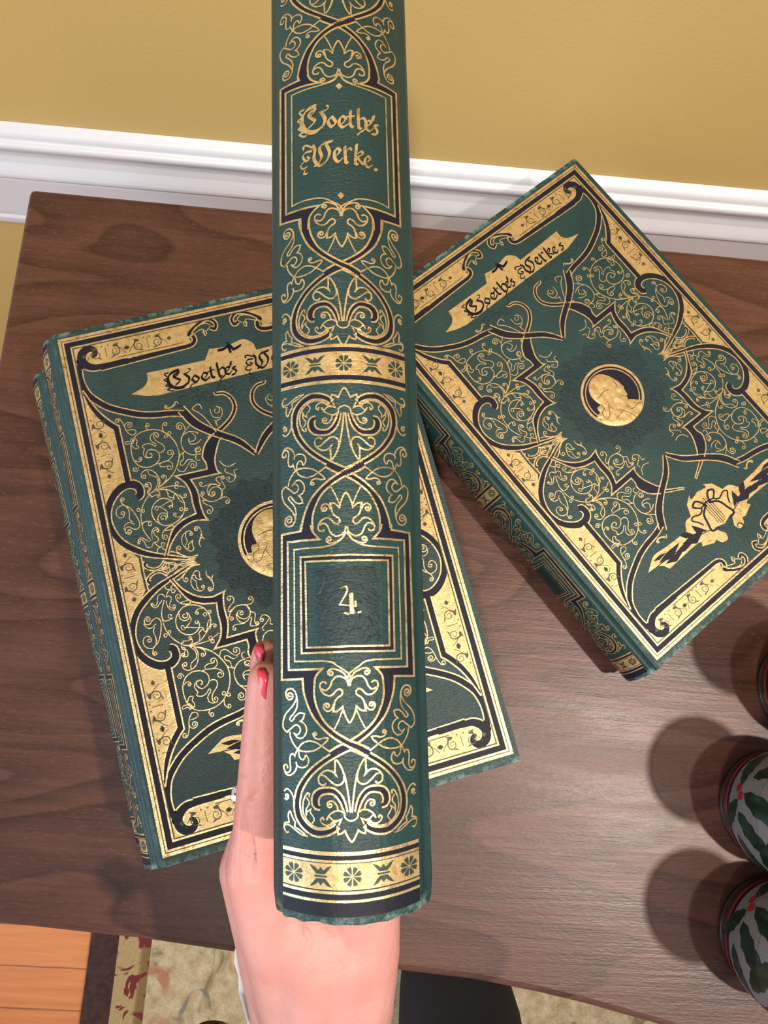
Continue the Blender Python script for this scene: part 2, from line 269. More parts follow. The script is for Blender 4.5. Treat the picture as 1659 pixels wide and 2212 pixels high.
  ('g',0.045,'4.489,9.915;4.579,10.091;4.711,10.131;4.817,10.053;4.822,10.001;4.797,9.961;4.757,9.946;4.719,9.957;4.697,9.986;4.696,10.019;4.713,10.042;4.736,10.048;4.756,10.04;4.764,10.024'),
  ('g',0.045,'4.491,9.467;4.453,9.413;4.388,9.404;4.335,9.445;4.324,9.511;4.362,9.564;4.427,9.573;4.48,9.533;4.491,9.467'),
  ('g',0.045,'4.556,9.276;4.518,9.223;4.453,9.214;4.4,9.254;4.389,9.32;4.427,9.373;4.491,9.382;4.545,9.342;4.556,9.276'),
  ('g',0.05,'3.526,9.349;3.969,9.356;4.372,9.399;4.866,9.617'),
  ('g',0.045,'3.033,9.702;3.219,9.653;3.414,9.651;3.505,9.726;3.489,9.777;3.45,9.806;3.406,9.806;3.374,9.782;3.365,9.747;3.377,9.716;3.402,9.7;3.427,9.702;3.442,9.717;3.443,9.735'),
  ('g',0.045,'3,9.661;2.926,9.434;3.09,9.292;2.992,9.071;3.01,9.025;2.999,8.984;2.969,8.962;2.936,8.963;2.915,8.982;2.91,9.005;2.919,9.021'),
  ('g',0.05,'3.62,9.251;4.015,9.047;4.354,8.81'),
  ('g',0.05,'3.301,9.359;3.532,9.076;3.562,8.773'),
  ('g',0.06,'4.713,13.244;4.208,13.221;3.619,12.812;3.405,12.74'),
  ('g',0.05,'4.668,13.266;4.135,13.343;3.505,13.199;3.165,13.006'),
  ('g',0.05,'4.587,13.354;4.02,13.501;3.348,13.393;2.888,13.104'),
  ('g',0.05,'4.509,13.451;3.894,13.61;3.715,13.477;3.417,13.477'),
  ('g',0.045,'3.129,13.757;3.524,13.629;3.511,13.453;3.721,13.501'),
  ('g',0.045,'3.129,13.757;3.181,13.538;2.982,13.539;2.763,13.442;3.008,13.43;3.118,13.248;3.432,13.32'),
  ('g',0.05,'4.542,13.597;3.819,13.722;3.171,13.951'),
  ('g',0.05,'3.85,12.956;3.713,12.788;3.77,12.595;3.836,12.561;3.901,12.573;3.942,12.619;3.948,12.677;3.921,12.722;3.878,12.741;3.839,12.73;3.818,12.701;3.82,12.67;3.836,12.651'),
  ('g',0.045,'4.384,12.971;4.188,12.766;4.066,12.441;4.143,12.117;4.398,11.923;4.602,11.946;4.687,12.102;4.657,12.151;4.608,12.171;4.563,12.158;4.536,12.123;4.536,12.083;4.557,12.053;4.587,12.044;4.612,12.054;4.624,12.074;4.621,12.094'),
  ('g',0.045,'4.38,11.953;4.306,12.176;4.336,12.422;4.203,12.609;4.212,12.76;4.341,12.778;4.373,12.591;4.616,12.451,1;4.555,12.62;4.585,12.868;4.46,12.977;4.349,12.929'),
  ('g',0.045,'4.938,12.878;4.907,12.631;5.028,12.395;5.138,12.112;5.049,11.83;4.868,11.801;4.825,11.939;4.867,11.98;4.921,11.986;4.964,11.96;4.983,11.916;4.974,11.875;4.945,11.852;4.913,11.851;4.889,11.868;4.882,11.892;4.89,11.911'),
  ('g',0.045,'4.907,12.631;5.104,12.401;5.208,12.527,1;5.122,12.371;5.138,12.112'),
  ('g',0.05,'5.484,10.153;5.655,10.46;5.956,10.683;6.307,10.692;6.531,10.583;6.627,10.356;6.559,10.072;6.286,9.968;6.021,10.113;5.972,10.326;6.097,10.434;6.252,10.354;6.267,10.286;6.241,10.229;6.19,10.201;6.138,10.209;6.104,10.244;6.098,10.287;6.116,10.32;6.146,10.333;6.173,10.325;6.187,10.305'),
  ('g',0.05,'5.925,10.339;5.906,10.043;6.101,9.816;6.352,9.825;6.531,9.954;6.62,9.906;6.471,9.594;6.624,9.504;6.875,9.513;6.903,9.631;6.853,9.661;6.8,9.655;6.765,9.622;6.757,9.578;6.775,9.541;6.808,9.524;6.839,9.53;6.858,9.551;6.859,9.575;6.847,9.591'),
  ('g',0.045,'6.448,10.655;6.742,10.629;6.905,10.789;6.87,10.96;6.808,10.993;6.743,10.984;6.701,10.941;6.694,10.886;6.719,10.841;6.76,10.823;6.798,10.832;6.819,10.859;6.819,10.888;6.804,10.908'),
  ('g',0.045,'5.845,10.636;5.619,10.519;5.56,10.585;5.674,10.757;5.917,10.945;5.962,11.136;5.843,11.268;5.762,11.29;5.691,11.26;5.655,11.199;5.663,11.133;5.703,11.089;5.755,11.079;5.796,11.1;5.812,11.137;5.804,11.172;5.781,11.189'),
  ('g',0.045,'6.236,9.756;5.944,9.782;5.699,9.796;5.596,9.674;5.587,9.616;5.612,9.567;5.657,9.544;5.701,9.551;5.729,9.582;5.732,9.619;5.715,9.647;5.688,9.657;5.665,9.65;5.654,9.633'),
  ('g',0.045,'5.506,10.248;5.587,10.276;5.717,10.192;5.725,10.131;5.697,10.081;5.649,10.061;5.603,10.072;5.575,10.106;5.572,10.146;5.592,10.174;5.62,10.183;5.644,10.173;5.654,10.155'),
  ('g',0.045,'6.531,10.583;6.651,10.249;6.84,10.099;6.727,9.727;6.775,9.514'),
  ('g',0.05,'6.865,8.643;7.037,8.946;7.317,9.072;7.668,8.98'),
  ('g',0.045,'7.082,9.134;7.023,9.299;7.267,9.485;7.465,9.684;7.358,9.863;7.17,9.912;7.007,9.754;7.006,9.685;7.042,9.632;7.097,9.613;7.148,9.629;7.175,9.669;7.173,9.712;7.149,9.742;7.116,9.75;7.091,9.738;7.081,9.716'),
  ('g',0.045,'7.358,9.863;7.512,9.672;7.467,9.383;7.678,9.327'),
  ('g',0.05,'4.76,5.106;5.09,5.137;5.359,4.905;5.479,5.072'),
  ('g',0.05,'5.357,4.994;5.157,5.134;4.937,5.193;4.748,5.129;4.722,5.021;4.754,4.985;4.796,4.975;4.832,4.99;4.85,5.021;4.845,5.054;4.823,5.075;4.797,5.08;4.778,5.069;4.771,5.051;4.776,5.035'),
 ],
 'strip_top':[
  ('bb',[0.25, 0.25, 0.26, 0.26, 0.26, 0.24, 0.22, 0.2, 0.17, 0.14, 0.12, 0.12, 0.14],'1.915,24.896;4.264,24.974;6.017,25.015;6.769,25.049;7.048,25.237;7.034,25.527;6.82,25.674;7.1,25.941;7.61,26.248;8.065,26.301;8.368,25.996;8.276,25.672;8.054,25.784'),
  ('g',0.05,'6.873,25.518;7.287,25.991;7.841,26.095;8.062,25.897;7.833,25.666'),
  ('g',0.05,'6.873,25.518;7.602,25.818;7.646,25.425;7.735,25.456;7.786,25.532;7.786,25.618;7.742,25.68;7.679,25.699;7.623,25.675;7.596,25.626;7.601,25.577;7.628,25.548;7.66,25.545'),
 ],
 'tip':[
  ('bb',[0.14, 0.12, 0.09, 0.05, 0.03],'6.945,7.394;7.213,7.096;7.554,6.878;7.977,6.648;8.328,6.439'),
 ],
 'hook':[
  ('bb',[0.15, 0.15, 0.14, 0.13, 0.12, 0.11, 0.09, 0.08],'6.597,19.632;7.337,20.038;7.958,20.478;8.313,21.033;8.237,21.608;7.907,21.95;7.529,22.016;7.483,22.12'),
  ('g',0.05,'7.052,19.927;6.771,20.591;6.46,21.127;6.109,21.491;6.496,21.671;6.601,21.368'),
  ('g',0.045,'7.011,21.266;7.076,20.79;7.486,20.688;7.627,21.112;7.369,21.315;7.469,21.233;7.5,21.113;7.46,21.006;7.377,20.95;7.288,20.958;7.228,21.014;7.215,21.088;7.243,21.146;7.291,21.17;7.333,21.158'),
  ('g',0.045,'7.466,20.601;7.18,20.489;7.203,20.209;7.118,20.596'),
 ],
 'banner':[
  ('G',0,'3.173,23.064,1;3.876,23.292;4.162,23.636;4.196,24.037,1;7.362,24.013,1;7.723,24.603,1;8.488,24.52;9.162,24.654;9.642,24.723;10.064,24.395;10.135,24.149;10.17,23.945,1;13.41,24.07,1;13.366,23.611;13.696,23.251;14.446,23.073,1;13.811,22.894;13.162,22.729,1;9.757,22.731,1;4.505,22.659,1;3.874,22.799,1'),
 ],
 'title':[
  ('n',0.1,'8.175,24.398;8.455,24.399;8.848,24.532;8.968,24.263;9.394,24.401'),
  ('n',0.09,'8.739,24.734;8.761,24.381;8.791,24.138'),
 ],
 'lyre':[
  ('G',0,'3.064,4.052,1;3.577,4.369;4.069,4.601;4.981,4.504,1;6.596,4.431,1;6.962,4.881;7.451,4.919,1;7.745,5.593,1;8.261,5.936,1;8.204,5.658;8.909,5.8,1;8.861,5.568;8.83,5.75,1;8.83,3.3,1;8.13,3.5,1;8.242,3.179,1;8.447,2.857,1;8.298,2.501;7.884,2.567;7.707,2.917,1;7.468,2.844,1;6.745,3.155,1;6.694,3.459;4.249,3.419,1;4.105,3.741,1;3.726,3.991'),
  ('m',0.13,'8.702,4.857;8.168,4.511;7.979,3.917;7.886,3.461;8.4,3.35'),
  ('m',0.12,'8.628,4.84;8.48,5.226;8.232,5.422;7.951,5.269;8.076,5.064'),
  ('m',0.09,'8.076,5.064;8.288,4.842;7.992,4.65;7.52,4.812;7.315,4.655;7.55,4.363;7.694,4.036'),
  ('m',0.09,'8.3,4.88;8.82,4.98'),
  ('m',0.035,'8.82,3.4;8.82,5.3'),
  ('m',0.035,'8.68,3.45;8.68,5.2'),
  ('m',0.035,'8.54,3.55;8.54,5'),
  ('b',0,'3.96,4.064,1;4.729,4.234;5.82,4.204,1;4.854,3.769,1'),
  ('b',0,'4.252,3.78,1;4.938,3.859;5.941,3.794,1;4.907,3.467,1'),
  ('b',0,'6.075,4.476,1;6.567,4.401;6.881,3.836,1;6.295,4.111,1'),
  ('b',0,'5.865,4.012,1;6.684,4.045;7.494,3.825,1;6.601,3.48,1'),
  ('b',0,'7.067,4.512,1;7.349,4.151;7.659,3.641,1;6.999,3.9,1'),
  ('b',0,'5.178,3.877,1;5.989,3.965;6.525,3.698,1;5.7,3.598,1'),
  ('b',0,'3.788,4.357,1;4.325,4.398;4.746,4.252,1;4.131,4.188,1'),
  ('m',0.05,'3.726,3.991;5.511,3.874;6.978,3.759;7.943,3.521'),
 ],
 'bust':[
  ('G',0,'7.944,14.866;8.298,15.099;8.751,15.172;9.085,15.064;9.353,14.786;9.544,14.422;9.689,14.009;9.699,13.762,1;9.75,13.551,1;9.653,13.397;9.589,13.022,1;9.467,12.973;9.442,12.823,1;9.298,12.817,1;9.518,12.679;9.807,12.426;10.09,12.12;9.911,11.879;9.515,11.683;9.021,11.567;8.497,11.56;7.964,11.728;7.492,12.058;7.187,12.381;7.097,12.661;7.171,12.838;7.025,13.036,1;7.181,13.182;7.395,13.182;7.417,13.416;7.513,13.552;7.749,13.577;7.682,13.883;7.659,14.24;7.756,14.588'),
  ('n',0.035,'8.221,13.291;7.998,13.044;7.782,12.709;7.457,12.587'),
  ('n',0.03,'8.112,13.123;8.321,12.689;8.609,12.438;7.974,12.306'),
  ('n',0.035,'8.609,12.438;8.899,12;8.998,11.543'),
  ('n',0.04,'7.916,13.953;8.436,14.054;8.814,13.996'),
  ('n',0.03,'9.056,12.551;9.128,12.156;9.75,12.175;9.951,12.016'),
  ('n',0.03,'9.436,14.207;9.407,13.888;9.266,13.828'),
  ('n',0.025,'9.259,13.153;9.408,12.985'),
  ('n',0.03,'7.8,13.538;7.772,13.222;7.495,13.103;7.399,12.759'),
 ],
 'spine':[
  ('s',[0.23, 0.235, 0.23, 0.2, 0.17, 0.15, 0.14, 0.13, 0.1, 0.085, 0.085, 0.085, 0.085, 0.09, 0.09, 0.1, 0.11, 0.12, 0.11],'-1.002,5.869;-1.011,5.541;-0.984,5.323;-0.914,5.086;-0.804,4.863;-0.651,4.662;-0.455,4.483;-0.238,4.333;-0.022,4.211;0.217,4.104;0.48,3.948'),
  ('h',[0.085, 0.085, 0.08, 0.08, 0.08, 0.08, 0.085, 0.09, 0.1, 0.11, 0.115, 0.12, 0.12, 0.1, 0.08],'0.042,4.148;-0.082,4.098;-0.309,3.993;-0.536,3.861;-0.764,3.702;-0.972,3.515;-1.135,3.305;-1.254,3.096;-1.314,2.881;-1.333,2.715;-1.305,2.502;-1.225,2.34;-1.088,2.207;-0.918,2.118;-0.76,2.105;-0.581,2.137;-0.425,2.211;-0.335,2.296'),
  ('g',0.045,'-0.039,5.754;-0.125,5.909;-0.235,5.977;-0.378,6.023;-0.467,6.007;-0.524,5.948;-0.513,5.893;-0.458,5.86;-0.422,5.869;-0.401,5.895;-0.4,5.926;-0.415,5.948;-0.439,5.956;-0.46,5.949;-0.47,5.933;-0.468,5.917;-0.459,5.908'),
  ('g',0.045,'-0.02,5.591,1;-0.04,5.711;-0.105,5.789;-0.215,5.835;-0.326,5.82;-0.416,5.729;-0.473,5.589;-0.541,5.513;-0.618,5.502;-0.685,5.545'),
  ('g',0.045,'-0.561,5.654;-0.583,5.692;-0.649,5.703;-0.705,5.676;-0.723,5.589;-0.685,5.48;-0.598,5.394;-0.498,5.367;-0.409,5.394;-0.308,5.501;-0.22,5.526;-0.171,5.477;-0.183,5.39;-0.289,5.317;-0.357,5.221;-0.38,5.103;-0.404,4.985,1;-0.294,4.995;-0.171,5.1,1;-0.141,4.97;-0.066,4.797;-0.002,4.699,1'),
  ('g',0.045,'-0.391,5.157;-0.436,5.049;-0.514,4.996;-0.602,5.017;-0.64,5.102;-0.6,5.173;-0.528,5.178;-0.504,5.153;-0.5,5.121;-0.516,5.096;-0.541,5.085;-0.566,5.09;-0.58,5.107;-0.581,5.126;-0.57,5.14;-0.556,5.144;-0.545,5.14'),
  ('g',0.035,'-0.173,5.025;-0.253,4.812;-0.377,4.568'),
  ('g',0.045,'-1.334,5.244;-1.316,5.332;-1.345,5.419;-1.414,5.504;-1.509,5.511;-1.581,5.462;-1.599,5.361;-1.564,5.274;-1.499,5.24;-1.428,5.283;-1.421,5.371;-1.449,5.403;-1.49,5.411;-1.526,5.395;-1.544,5.366;-1.54,5.338;-1.522,5.321;-1.498,5.319;-1.481,5.329;-1.476,5.344'),
  ('g',0.04,'-1.311,5.311;-1.3,5.147;-1.348,4.98;-1.466,4.829;-1.502,4.76;-1.443,4.716;-1.349,4.848;-1.233,4.932;-1.119,4.916,1;-1.154,4.795;-1.223,4.726,1;-1.143,4.687;-1.076,4.593;-1.077,4.475;-1.135,4.364;-1.226,4.309;-1.318,4.339;-1.398,4.441,1'),
  ('g',0.04,'-1.334,5.244;-1.429,5.084;-1.596,4.896;-1.668,4.724;-1.675,4.536;-1.574,4.436,1;-1.444,4.557;-1.351,4.63;-1.27,4.614;-1.225,4.53;-1.26,4.43;-1.329,4.393;-1.398,4.43'),
  ('g',0.04,'-1.503,4.454;-1.481,4.314;-1.4,4.159;-1.297,4.06;-1.205,4.176;-1.079,4.249;-0.967,4.266;-0.822,4.23;-0.701,4.16;-0.516,4.036'),
  ('g',0.04,'-1.297,4.039;-1.172,4.006;-1.014,4.012;-0.846,4.058;-0.701,4.16;-0.557,4.29;-0.534,4.344;-0.633,4.353;-0.755,4.318;-0.865,4.346;-0.909,4.44;-0.875,4.474;-0.848,4.478;-0.826,4.467;-0.816,4.447;-0.821,4.427;-0.836,4.414;-0.853,4.412;-0.866,4.42;-0.87,4.432;-0.866,4.442;-0.858,4.447'),
  ('g',0.04,'-1.293,4.051;-1.329,3.992;-1.377,3.876,1;-1.425,3.927;-1.479,3.899;-1.504,3.773;-1.493,3.652;-1.487,3.541;-1.536,3.457;-1.609,3.458;-1.663,3.529;-1.657,3.619;-1.596,3.644;-1.565,3.609;-1.566,3.553'),
  ('g',0.04,'-1.645,3.475;-1.597,3.404;-1.512,3.394;-1.416,3.451;-1.344,3.558;-1.326,3.649;-1.343,3.735,1'),
  ('g',0.04,'-1.326,3.66;-1.273,3.621;-1.179,3.614;-1.086,3.649;-1.033,3.73;-1.032,3.84;-1.083,3.913;-1.113,3.9;-1.119,3.844;-1.166,3.802;-1.236,3.834;-1.27,3.92;-1.275,4.03'),
  ('g',0.045,'-0.373,3.841,1;-0.376,3.646;-0.383,3.537;-0.339,3.451,1;-0.417,3.537;-0.517,3.579;-0.63,3.566;-0.733,3.486;-0.785,3.386;-0.769,3.278;-0.691,3.228;-0.634,3.241;-0.6,3.285'),
  ('g',0.045,'-0.345,3.841,1;-0.257,3.721;-0.192,3.579;-0.16,3.449;-0.173,3.331;-0.242,3.257;-0.354,3.241;-0.454,3.299;-0.554,3.384;-0.643,3.457;-0.722,3.465'),
  ('g',0.045,'-0.159,3.514;-0.107,3.265;-0.057,2.942;-0.019,2.588'),
  ('h',[0.03, 0.05, 0.07, 0.08, 0.09, 0.1, 0.12, 0.13, 0.12, 0.06],'-0.13,2.592;-0.193,2.806;-0.291,2.978;-0.434,3.09;-0.602,3.102;-0.76,3.057;-0.852,2.954;-0.876,2.818;-0.832,2.719;-0.753,2.703'),
  ('g',0.04,'-0.318,2.647;-0.339,2.743;-0.404,2.839;-0.493,2.869;-0.572,2.824;-0.568,2.739;-0.518,2.713;-0.485,2.728;-0.469,2.755;-0.473,2.782;-0.491,2.799;-0.513,2.801;-0.53,2.791;-0.535,2.777;-0.531,2.765'),
  ('g',0.04,'-0.197,2.593;-0.274,2.642;-0.407,2.625;-0.531,2.537;-0.6,2.417'),
  ('g',0.04,'-0.588,2.471;-0.521,2.495;-0.444,2.422;-0.333,2.413;-0.243,2.445,1;-0.301,2.307'),
  ('g',0.04,'-0.433,2.401;-0.523,2.314;-0.635,2.299;-0.724,2.357;-0.745,2.431;-0.689,2.477;-0.667,2.403'),
  ('g',0.04,'-1.024,2.925,1;-1.011,3.012;-1.057,3.019;-1.115,2.948;-1.169,2.801;-1.182,2.626;-1.154,2.5;-1.075,2.38;-0.962,2.285;-0.826,2.233;-0.669,2.233;-0.557,2.281;-0.411,2.37;-0.299,2.424'),
  ('g',0.035,'-1.087,2.908,1;-1.025,2.827;-1.019,2.763;-1.095,2.636;-1.097,2.485,1;-1.073,2.574;-0.981,2.648,1;-0.993,2.571;-0.925,2.481;-0.898,2.398;-0.961,2.317'),
  ('g',0.04,'-1.392,2.718;-1.408,2.836;-1.455,2.961;-1.538,3.047;-1.611,3.047;-1.654,2.985'),
  ('g',0.05,'-1.649,2.831;-1.6,2.8;-1.549,2.847;-1.554,2.913;-1.574,2.924;-1.597,2.921;-1.614,2.907;-1.619,2.89;-1.613,2.878;-1.602,2.875;-1.592,2.879'),
  ('g',0.04,'-1.506,2.547,1;-1.554,2.44;-1.531,2.27,1;-1.627,2.241;-1.664,2.168;-1.641,2.063;-1.593,2.013;-1.533,2.041'),
  ('g',0.04,'-1.506,2.547;-1.435,2.384;-1.377,2.296;-1.389,2.186;-1.296,2.146;-1.124,2.042'),
  ('g',0.04,'-1.652,2.181;-1.592,2.204;-1.496,2.189;-1.355,2.105;-1.216,2.029;-1.055,2.008'),
  ('g',0.04,'-0.163,2.592;-0.154,2.486;-0.077,2.42;0.01,2.396'),
  ('g',0.045,'-0.335,2.296;-0.347,2.201;-0.326,2.096,1;-0.249,2.117;-0.159,2.179,1;-0.116,2.083;-0.052,1.965;0.008,1.904,1'),
 ],
 'panel4':[
  ('b',0,'-1.177,9.57,1;-1.177,9.532,1;-1.691,9.475,1;-1.709,5.723,1;-1.157,5.772,1;-1.144,5.607,1;-0.874,5.613,1;-0.852,5.777;-0.673,6.024,1;-1.52,5.983,1;-1.531,9.266,1;-0.691,9.29,1;-0.861,9.488;-0.89,9.577,1'),
  ('g',0.055,'-1.176,9.687;-1.177,9.527,1;-1.691,9.475,1;-1.709,5.723,1;-1.162,5.772,1;-1.149,5.607'),
  ('g',0.055,'-0.918,9.666;-0.861,9.488;-0.691,9.285,1;-1.531,9.266,1;-1.52,5.983,1;-0.659,6.024,1;-0.829,5.832;-0.86,5.614'),
  ('g',0.04,'-0.004,9.452,1;-0.179,9.227;-0.407,9.12;-0.636,9.078,1;-1.357,9.061,1;-1.362,6.197,1;-0.671,6.216,1;-0.42,6.186;-0.255,6.074;-0.092,5.88;-0.021,5.688,1'),
  ('b',0,'-1.189,8.846,1;-1.18,6.408,1;-0.013,6.451,1;-0.011,6.561,1;-1.049,6.548,1;-1.067,8.723,1;-0.031,8.725,1;-0.034,8.859,1'),
  ('g',0.05,'-0.034,8.867,1;-1.189,8.846,1;-1.18,6.408,1;-0.013,6.445,1'),
  ('g',0.05,'-0.031,8.725,1;-1.067,8.723,1;-1.049,6.548,1;-0.011,6.569,1'),
 ],
 'panelT':[
  ('b',0,'-1.158,22.535,1;-1.126,22.433,1;-1.675,22.442,1;-1.693,18.27,1;-1.119,18.2,1;-1.106,17.821,1;-0.897,17.84,1;-0.847,18.221;-0.644,18.472,1;-1.527,18.493,1;-1.523,22.239,1;-0.571,22.18,1;-0.759,22.314;-0.868,22.522,1'),
  ('g',0.055,'-1.164,22.608;-1.126,22.433,1;-1.675,22.442,1;-1.693,18.27,1;-1.119,18.2,1;-1.106,17.821'),
  ('g',0.055,'-0.878,22.526;-0.775,22.319;-0.54,22.174,1;-1.523,22.239,1;-1.527,18.493,1;-0.583,18.478,1;-0.785,18.304;-0.879,18.13;-0.897,17.84'),
  ('g',0.04,'-0.02,22.423,1;-0.133,22.215;-0.384,22.114;-0.825,22.074;-1.341,22.066,1;-1.347,18.666,1;-1.014,18.712;-0.519,18.681;-0.247,18.554;-0.097,18.385;-0.025,18.156,1'),
  ('D',0,'-0.015,22.129,1;-0.089,22.025,1;-0.016,21.923,1'),
  ('D',0,'-0.051,18.828,1;-0.128,18.73,1;-0.051,18.621,1'),
 ],
 'spine_title':[
  ('n',[0.14, 0.14],'-0.689,21.485;-0.894,21.424;-1.039,21.235;-1.026,20.939;-0.869,20.733;-0.65,20.702;-0.493,20.814'),
  ('n',0.1,'-0.659,21.374;-0.848,21.306;-0.802,21.156;-0.678,21.021;-0.836,20.876'),
  ('n',0.11,'-0.504,21.241;-0.398,21.037;-0.463,20.809'),
  ('n',0.08,'-0.673,21.498;-0.706,21.301;-0.865,21.209'),
  ('n',0.05,'-0.55,21.266;-0.363,21.305;-0.3,21.401;-0.361,21.442'),
  ('n',0.06,'-0.989,21.457;-1.118,21.439;-1.055,21.31'),
  ('n',0.06,'-1.087,21.22;-1.168,21.185;-1.073,21.077'),
  ('n',0.06,'-1.058,20.968;-1.154,20.938;-1.043,20.826'),
  ('n',0.06,'-0.996,20.774;-1.123,20.754;-1.028,20.65;-0.933,20.634'),
  ('n',0.1,'-0.211,21.088;-0.321,20.961;-0.231,20.784;-0.105,20.915;-0.211,21.088'),
  ('n',0.1,'0.08,20.886;0.175,21.029;0.084,21.107;0.005,21.018;-0.013,20.882;0.078,20.767;0.219,20.864'),
  ('n',0.1,'0.305,21.284;0.297,20.874;0.374,20.801'),
  ('n',0.06,'0.192,21.099;0.412,21.149'),
  ('n',0.1,'0.527,21.396;0.531,20.816;0.594,20.798'),
  ('n',0.1,'0.552,21.06;0.664,21.159;0.742,21.045;0.721,20.834;0.56,20.687;0.511,20.608'),
  ('n',0.09,'0.804,20.963;0.887,21.079;0.824,21.124;0.741,21.028;0.738,20.873;0.833,20.802;0.932,20.907'),
  ('n',0.11,'0.964,21.316;0.928,21.153'),
  ('n',0.09,'1.082,21.073;0.967,21.024;1.062,20.909;1.026,20.773;0.912,20.745'),
  ('n',0.1,'-0.221,20.345;-0.5,20.275;-0.564,20.118;-0.504,19.906;-0.599,19.722;-0.693,19.675'),
  ('n',0.1,'-0.748,20.292;-0.688,20.143;-0.721,19.882;-0.569,19.65;-0.383,19.756;-0.288,20.015;-0.377,20.258'),
  ('n',0.07,'-0.781,20.132;-0.938,20.144;-1.034,20.041;-0.94,19.875;-0.846,19.914;-0.908,20'),
  ('n',0.06,'-0.78,20.233;-0.905,20.336;-1.015,20.339;-1,20.232'),
  ('n',0.06,'-1.004,19.862;-1.099,19.794;-1.037,19.671;-0.911,19.698'),
  ('n',0.06,'-0.974,19.617;-1.007,19.51;-0.913,19.497'),
  ('n',0.1,'-0.074,19.939;0.005,20.057;-0.071,20.123;-0.149,20.04;-0.152,19.84;-0.061,19.722;0.047,19.808'),
  ('n',0.1,'0.13,20.181;0.153,19.714;0.199,19.701'),
  ('n',0.08,'0.159,20.049;0.269,20.161;0.315,20.1'),
  ('n',0.1,'0.458,20.292;0.416,19.713;0.478,19.691'),
  ('n',0.08,'0.452,19.988;0.596,20.12;0.626,20.027;0.482,19.91;0.635,19.726'),
  ('n',0.09,'0.78,19.867;0.846,19.973;0.768,20.015;0.696,19.91;0.683,19.772;0.776,19.681;0.874,19.762'),
  ('n',0.12,'0.969,19.694;1.017,19.678'),
 ],
 'number4':[
  ('n',0.05,'-0.155,8.022;-0.042,8.075;-0.001,7.976;-0.06,7.837;-0.204,7.603;0.189,7.566'),
  ('n',0.1,'0.088,7.876;0.102,7.415'),
  ('n',0.05,'0.192,7.692;0.203,7.552'),
  ('n',0.06,'-0.081,7.405;0.017,7.361;0.159,7.441'),
  ('n',0.06,'0.059,7.388;0.158,7.386'),
  ('n',0.1,'0.285,7.416;0.299,7.404'),
 ],
}
HV=[-1.06697, -3.89633, 18.75267, -0.13764, -0.0743, -0.02439, 1.75628, 0.81167]
# ---------------------------------------------------------------- room
RY=math.radians(.55)
def roomrot(o): o.rotation_euler.z=RY; return o
bm=bmesh.new(); box(bm,(.4,.05+.05,1.3),(5,.1,2.7)); 
o=struct(from_bm('wall_back',bm,M['wall'])); roomrot(o)
bm=bmesh.new()
prof=[(5.0,.05),(4.75,-.1),(4.35,-.3),(4.2,-.6),(4.2,-.85),(3.8,-.95),(3.72,-1.25),(3.85,-1.6),(4.15,-2.1),(4.2,-2.6),(4.05,-3.2),(3.75,-3.8),(3.6,-4.15),(3.6,-4.5),(3.9,-4.7),(3.85,-5.1),(3.9,-9.6),(3.98,-9.9),(3.8,-10.2),(3.85,-10.9),(4.1,-11.5),(5.0,-11.6)]
for x in (-2.1,2.9):
    for y,z in prof: bm.verts.new((x,y*CM,z*CM+TZ))
bm.verts.ensure_lookup_table(); n=len(prof)
for i in range(n):
    j=(i+1)%n; bm.faces.new([bm.verts[i],bm.verts[j],bm.verts[n+j],bm.verts[n+i]])
bm.faces.new(bm.verts[:n]); bm.faces.new(list(bm.verts[n:])[::-1]); bmesh.ops.recalc_face_normals(bm,faces=bm.faces)
o=struct(from_bm('trim_1',bm,M['trim'])); roomrot(o); bevel(o,.0012,2,15)
bm=bmesh.new(); box(bm,(.4,-1.4,-.025),(5,3.1,.05)); struct(from_bm('floor',bm,M['floor']))
# ---------------------------------------------------------------- table
tbl=thing('console_table','dark walnut-stained wooden side table under the green and gilt books','table',(.45,-.24,0))
fr=[(0,-46.3),(6,-46.3),(13.6,-46.7),(19.2,-47.2),(28.4,-47.7),(33,-48.0),(36.8,-48.5),(39.7,-49.0),(44,-49.9),(60,-53.5),(90,-53.5)]
def lid(z0,z1,ins=0):
    bm=bmesh.new(); pts=[(0,0),(90,0)]+[(x,y) for x,y in fr[::-1]]
    a=[bm.verts.new(((x-45)*CM,(y+24)*CM,z0*CM)) for x,y in pts]; b=[bm.verts.new(((x-45)*CM,(y+24)*CM,z1*CM)) for x,y in pts]
    k=len(pts)
    bm.faces.new(b); bm.faces.new(a[::-1])
    for i in range(k): bm.faces.new([a[i],a[(i+1)%k],b[(i+1)%k],b[i]])
    bmesh.ops.recalc_face_normals(bm,faces=bm.faces); return bm
o=from_bm('tabletop',lid(75-2.2,75),M['wood'],tbl); bevel(o,.0045,4,30)
bm=bmesh.new(); box(bm,(0,.01,.68),(.78,.36,.09)); bevel(from_bm('apron',bm,M['wood'],tbl),.002)
for sx in (-.4,.4):
    for sy in (-.17,.19):
        bm=bmesh.new(); vs=box(bm,(sx,sy,.36),(.045,.045,.728))
        for v in vs:
            if v.co.z<.1: v.co.x=sx+(v.co.x-sx)*.6; v.co.y=sy+(v.co.y-sy)*.6
        bm.normal_update(); bevel(from_bm('leg',bm,M['wood'],tbl),.003)
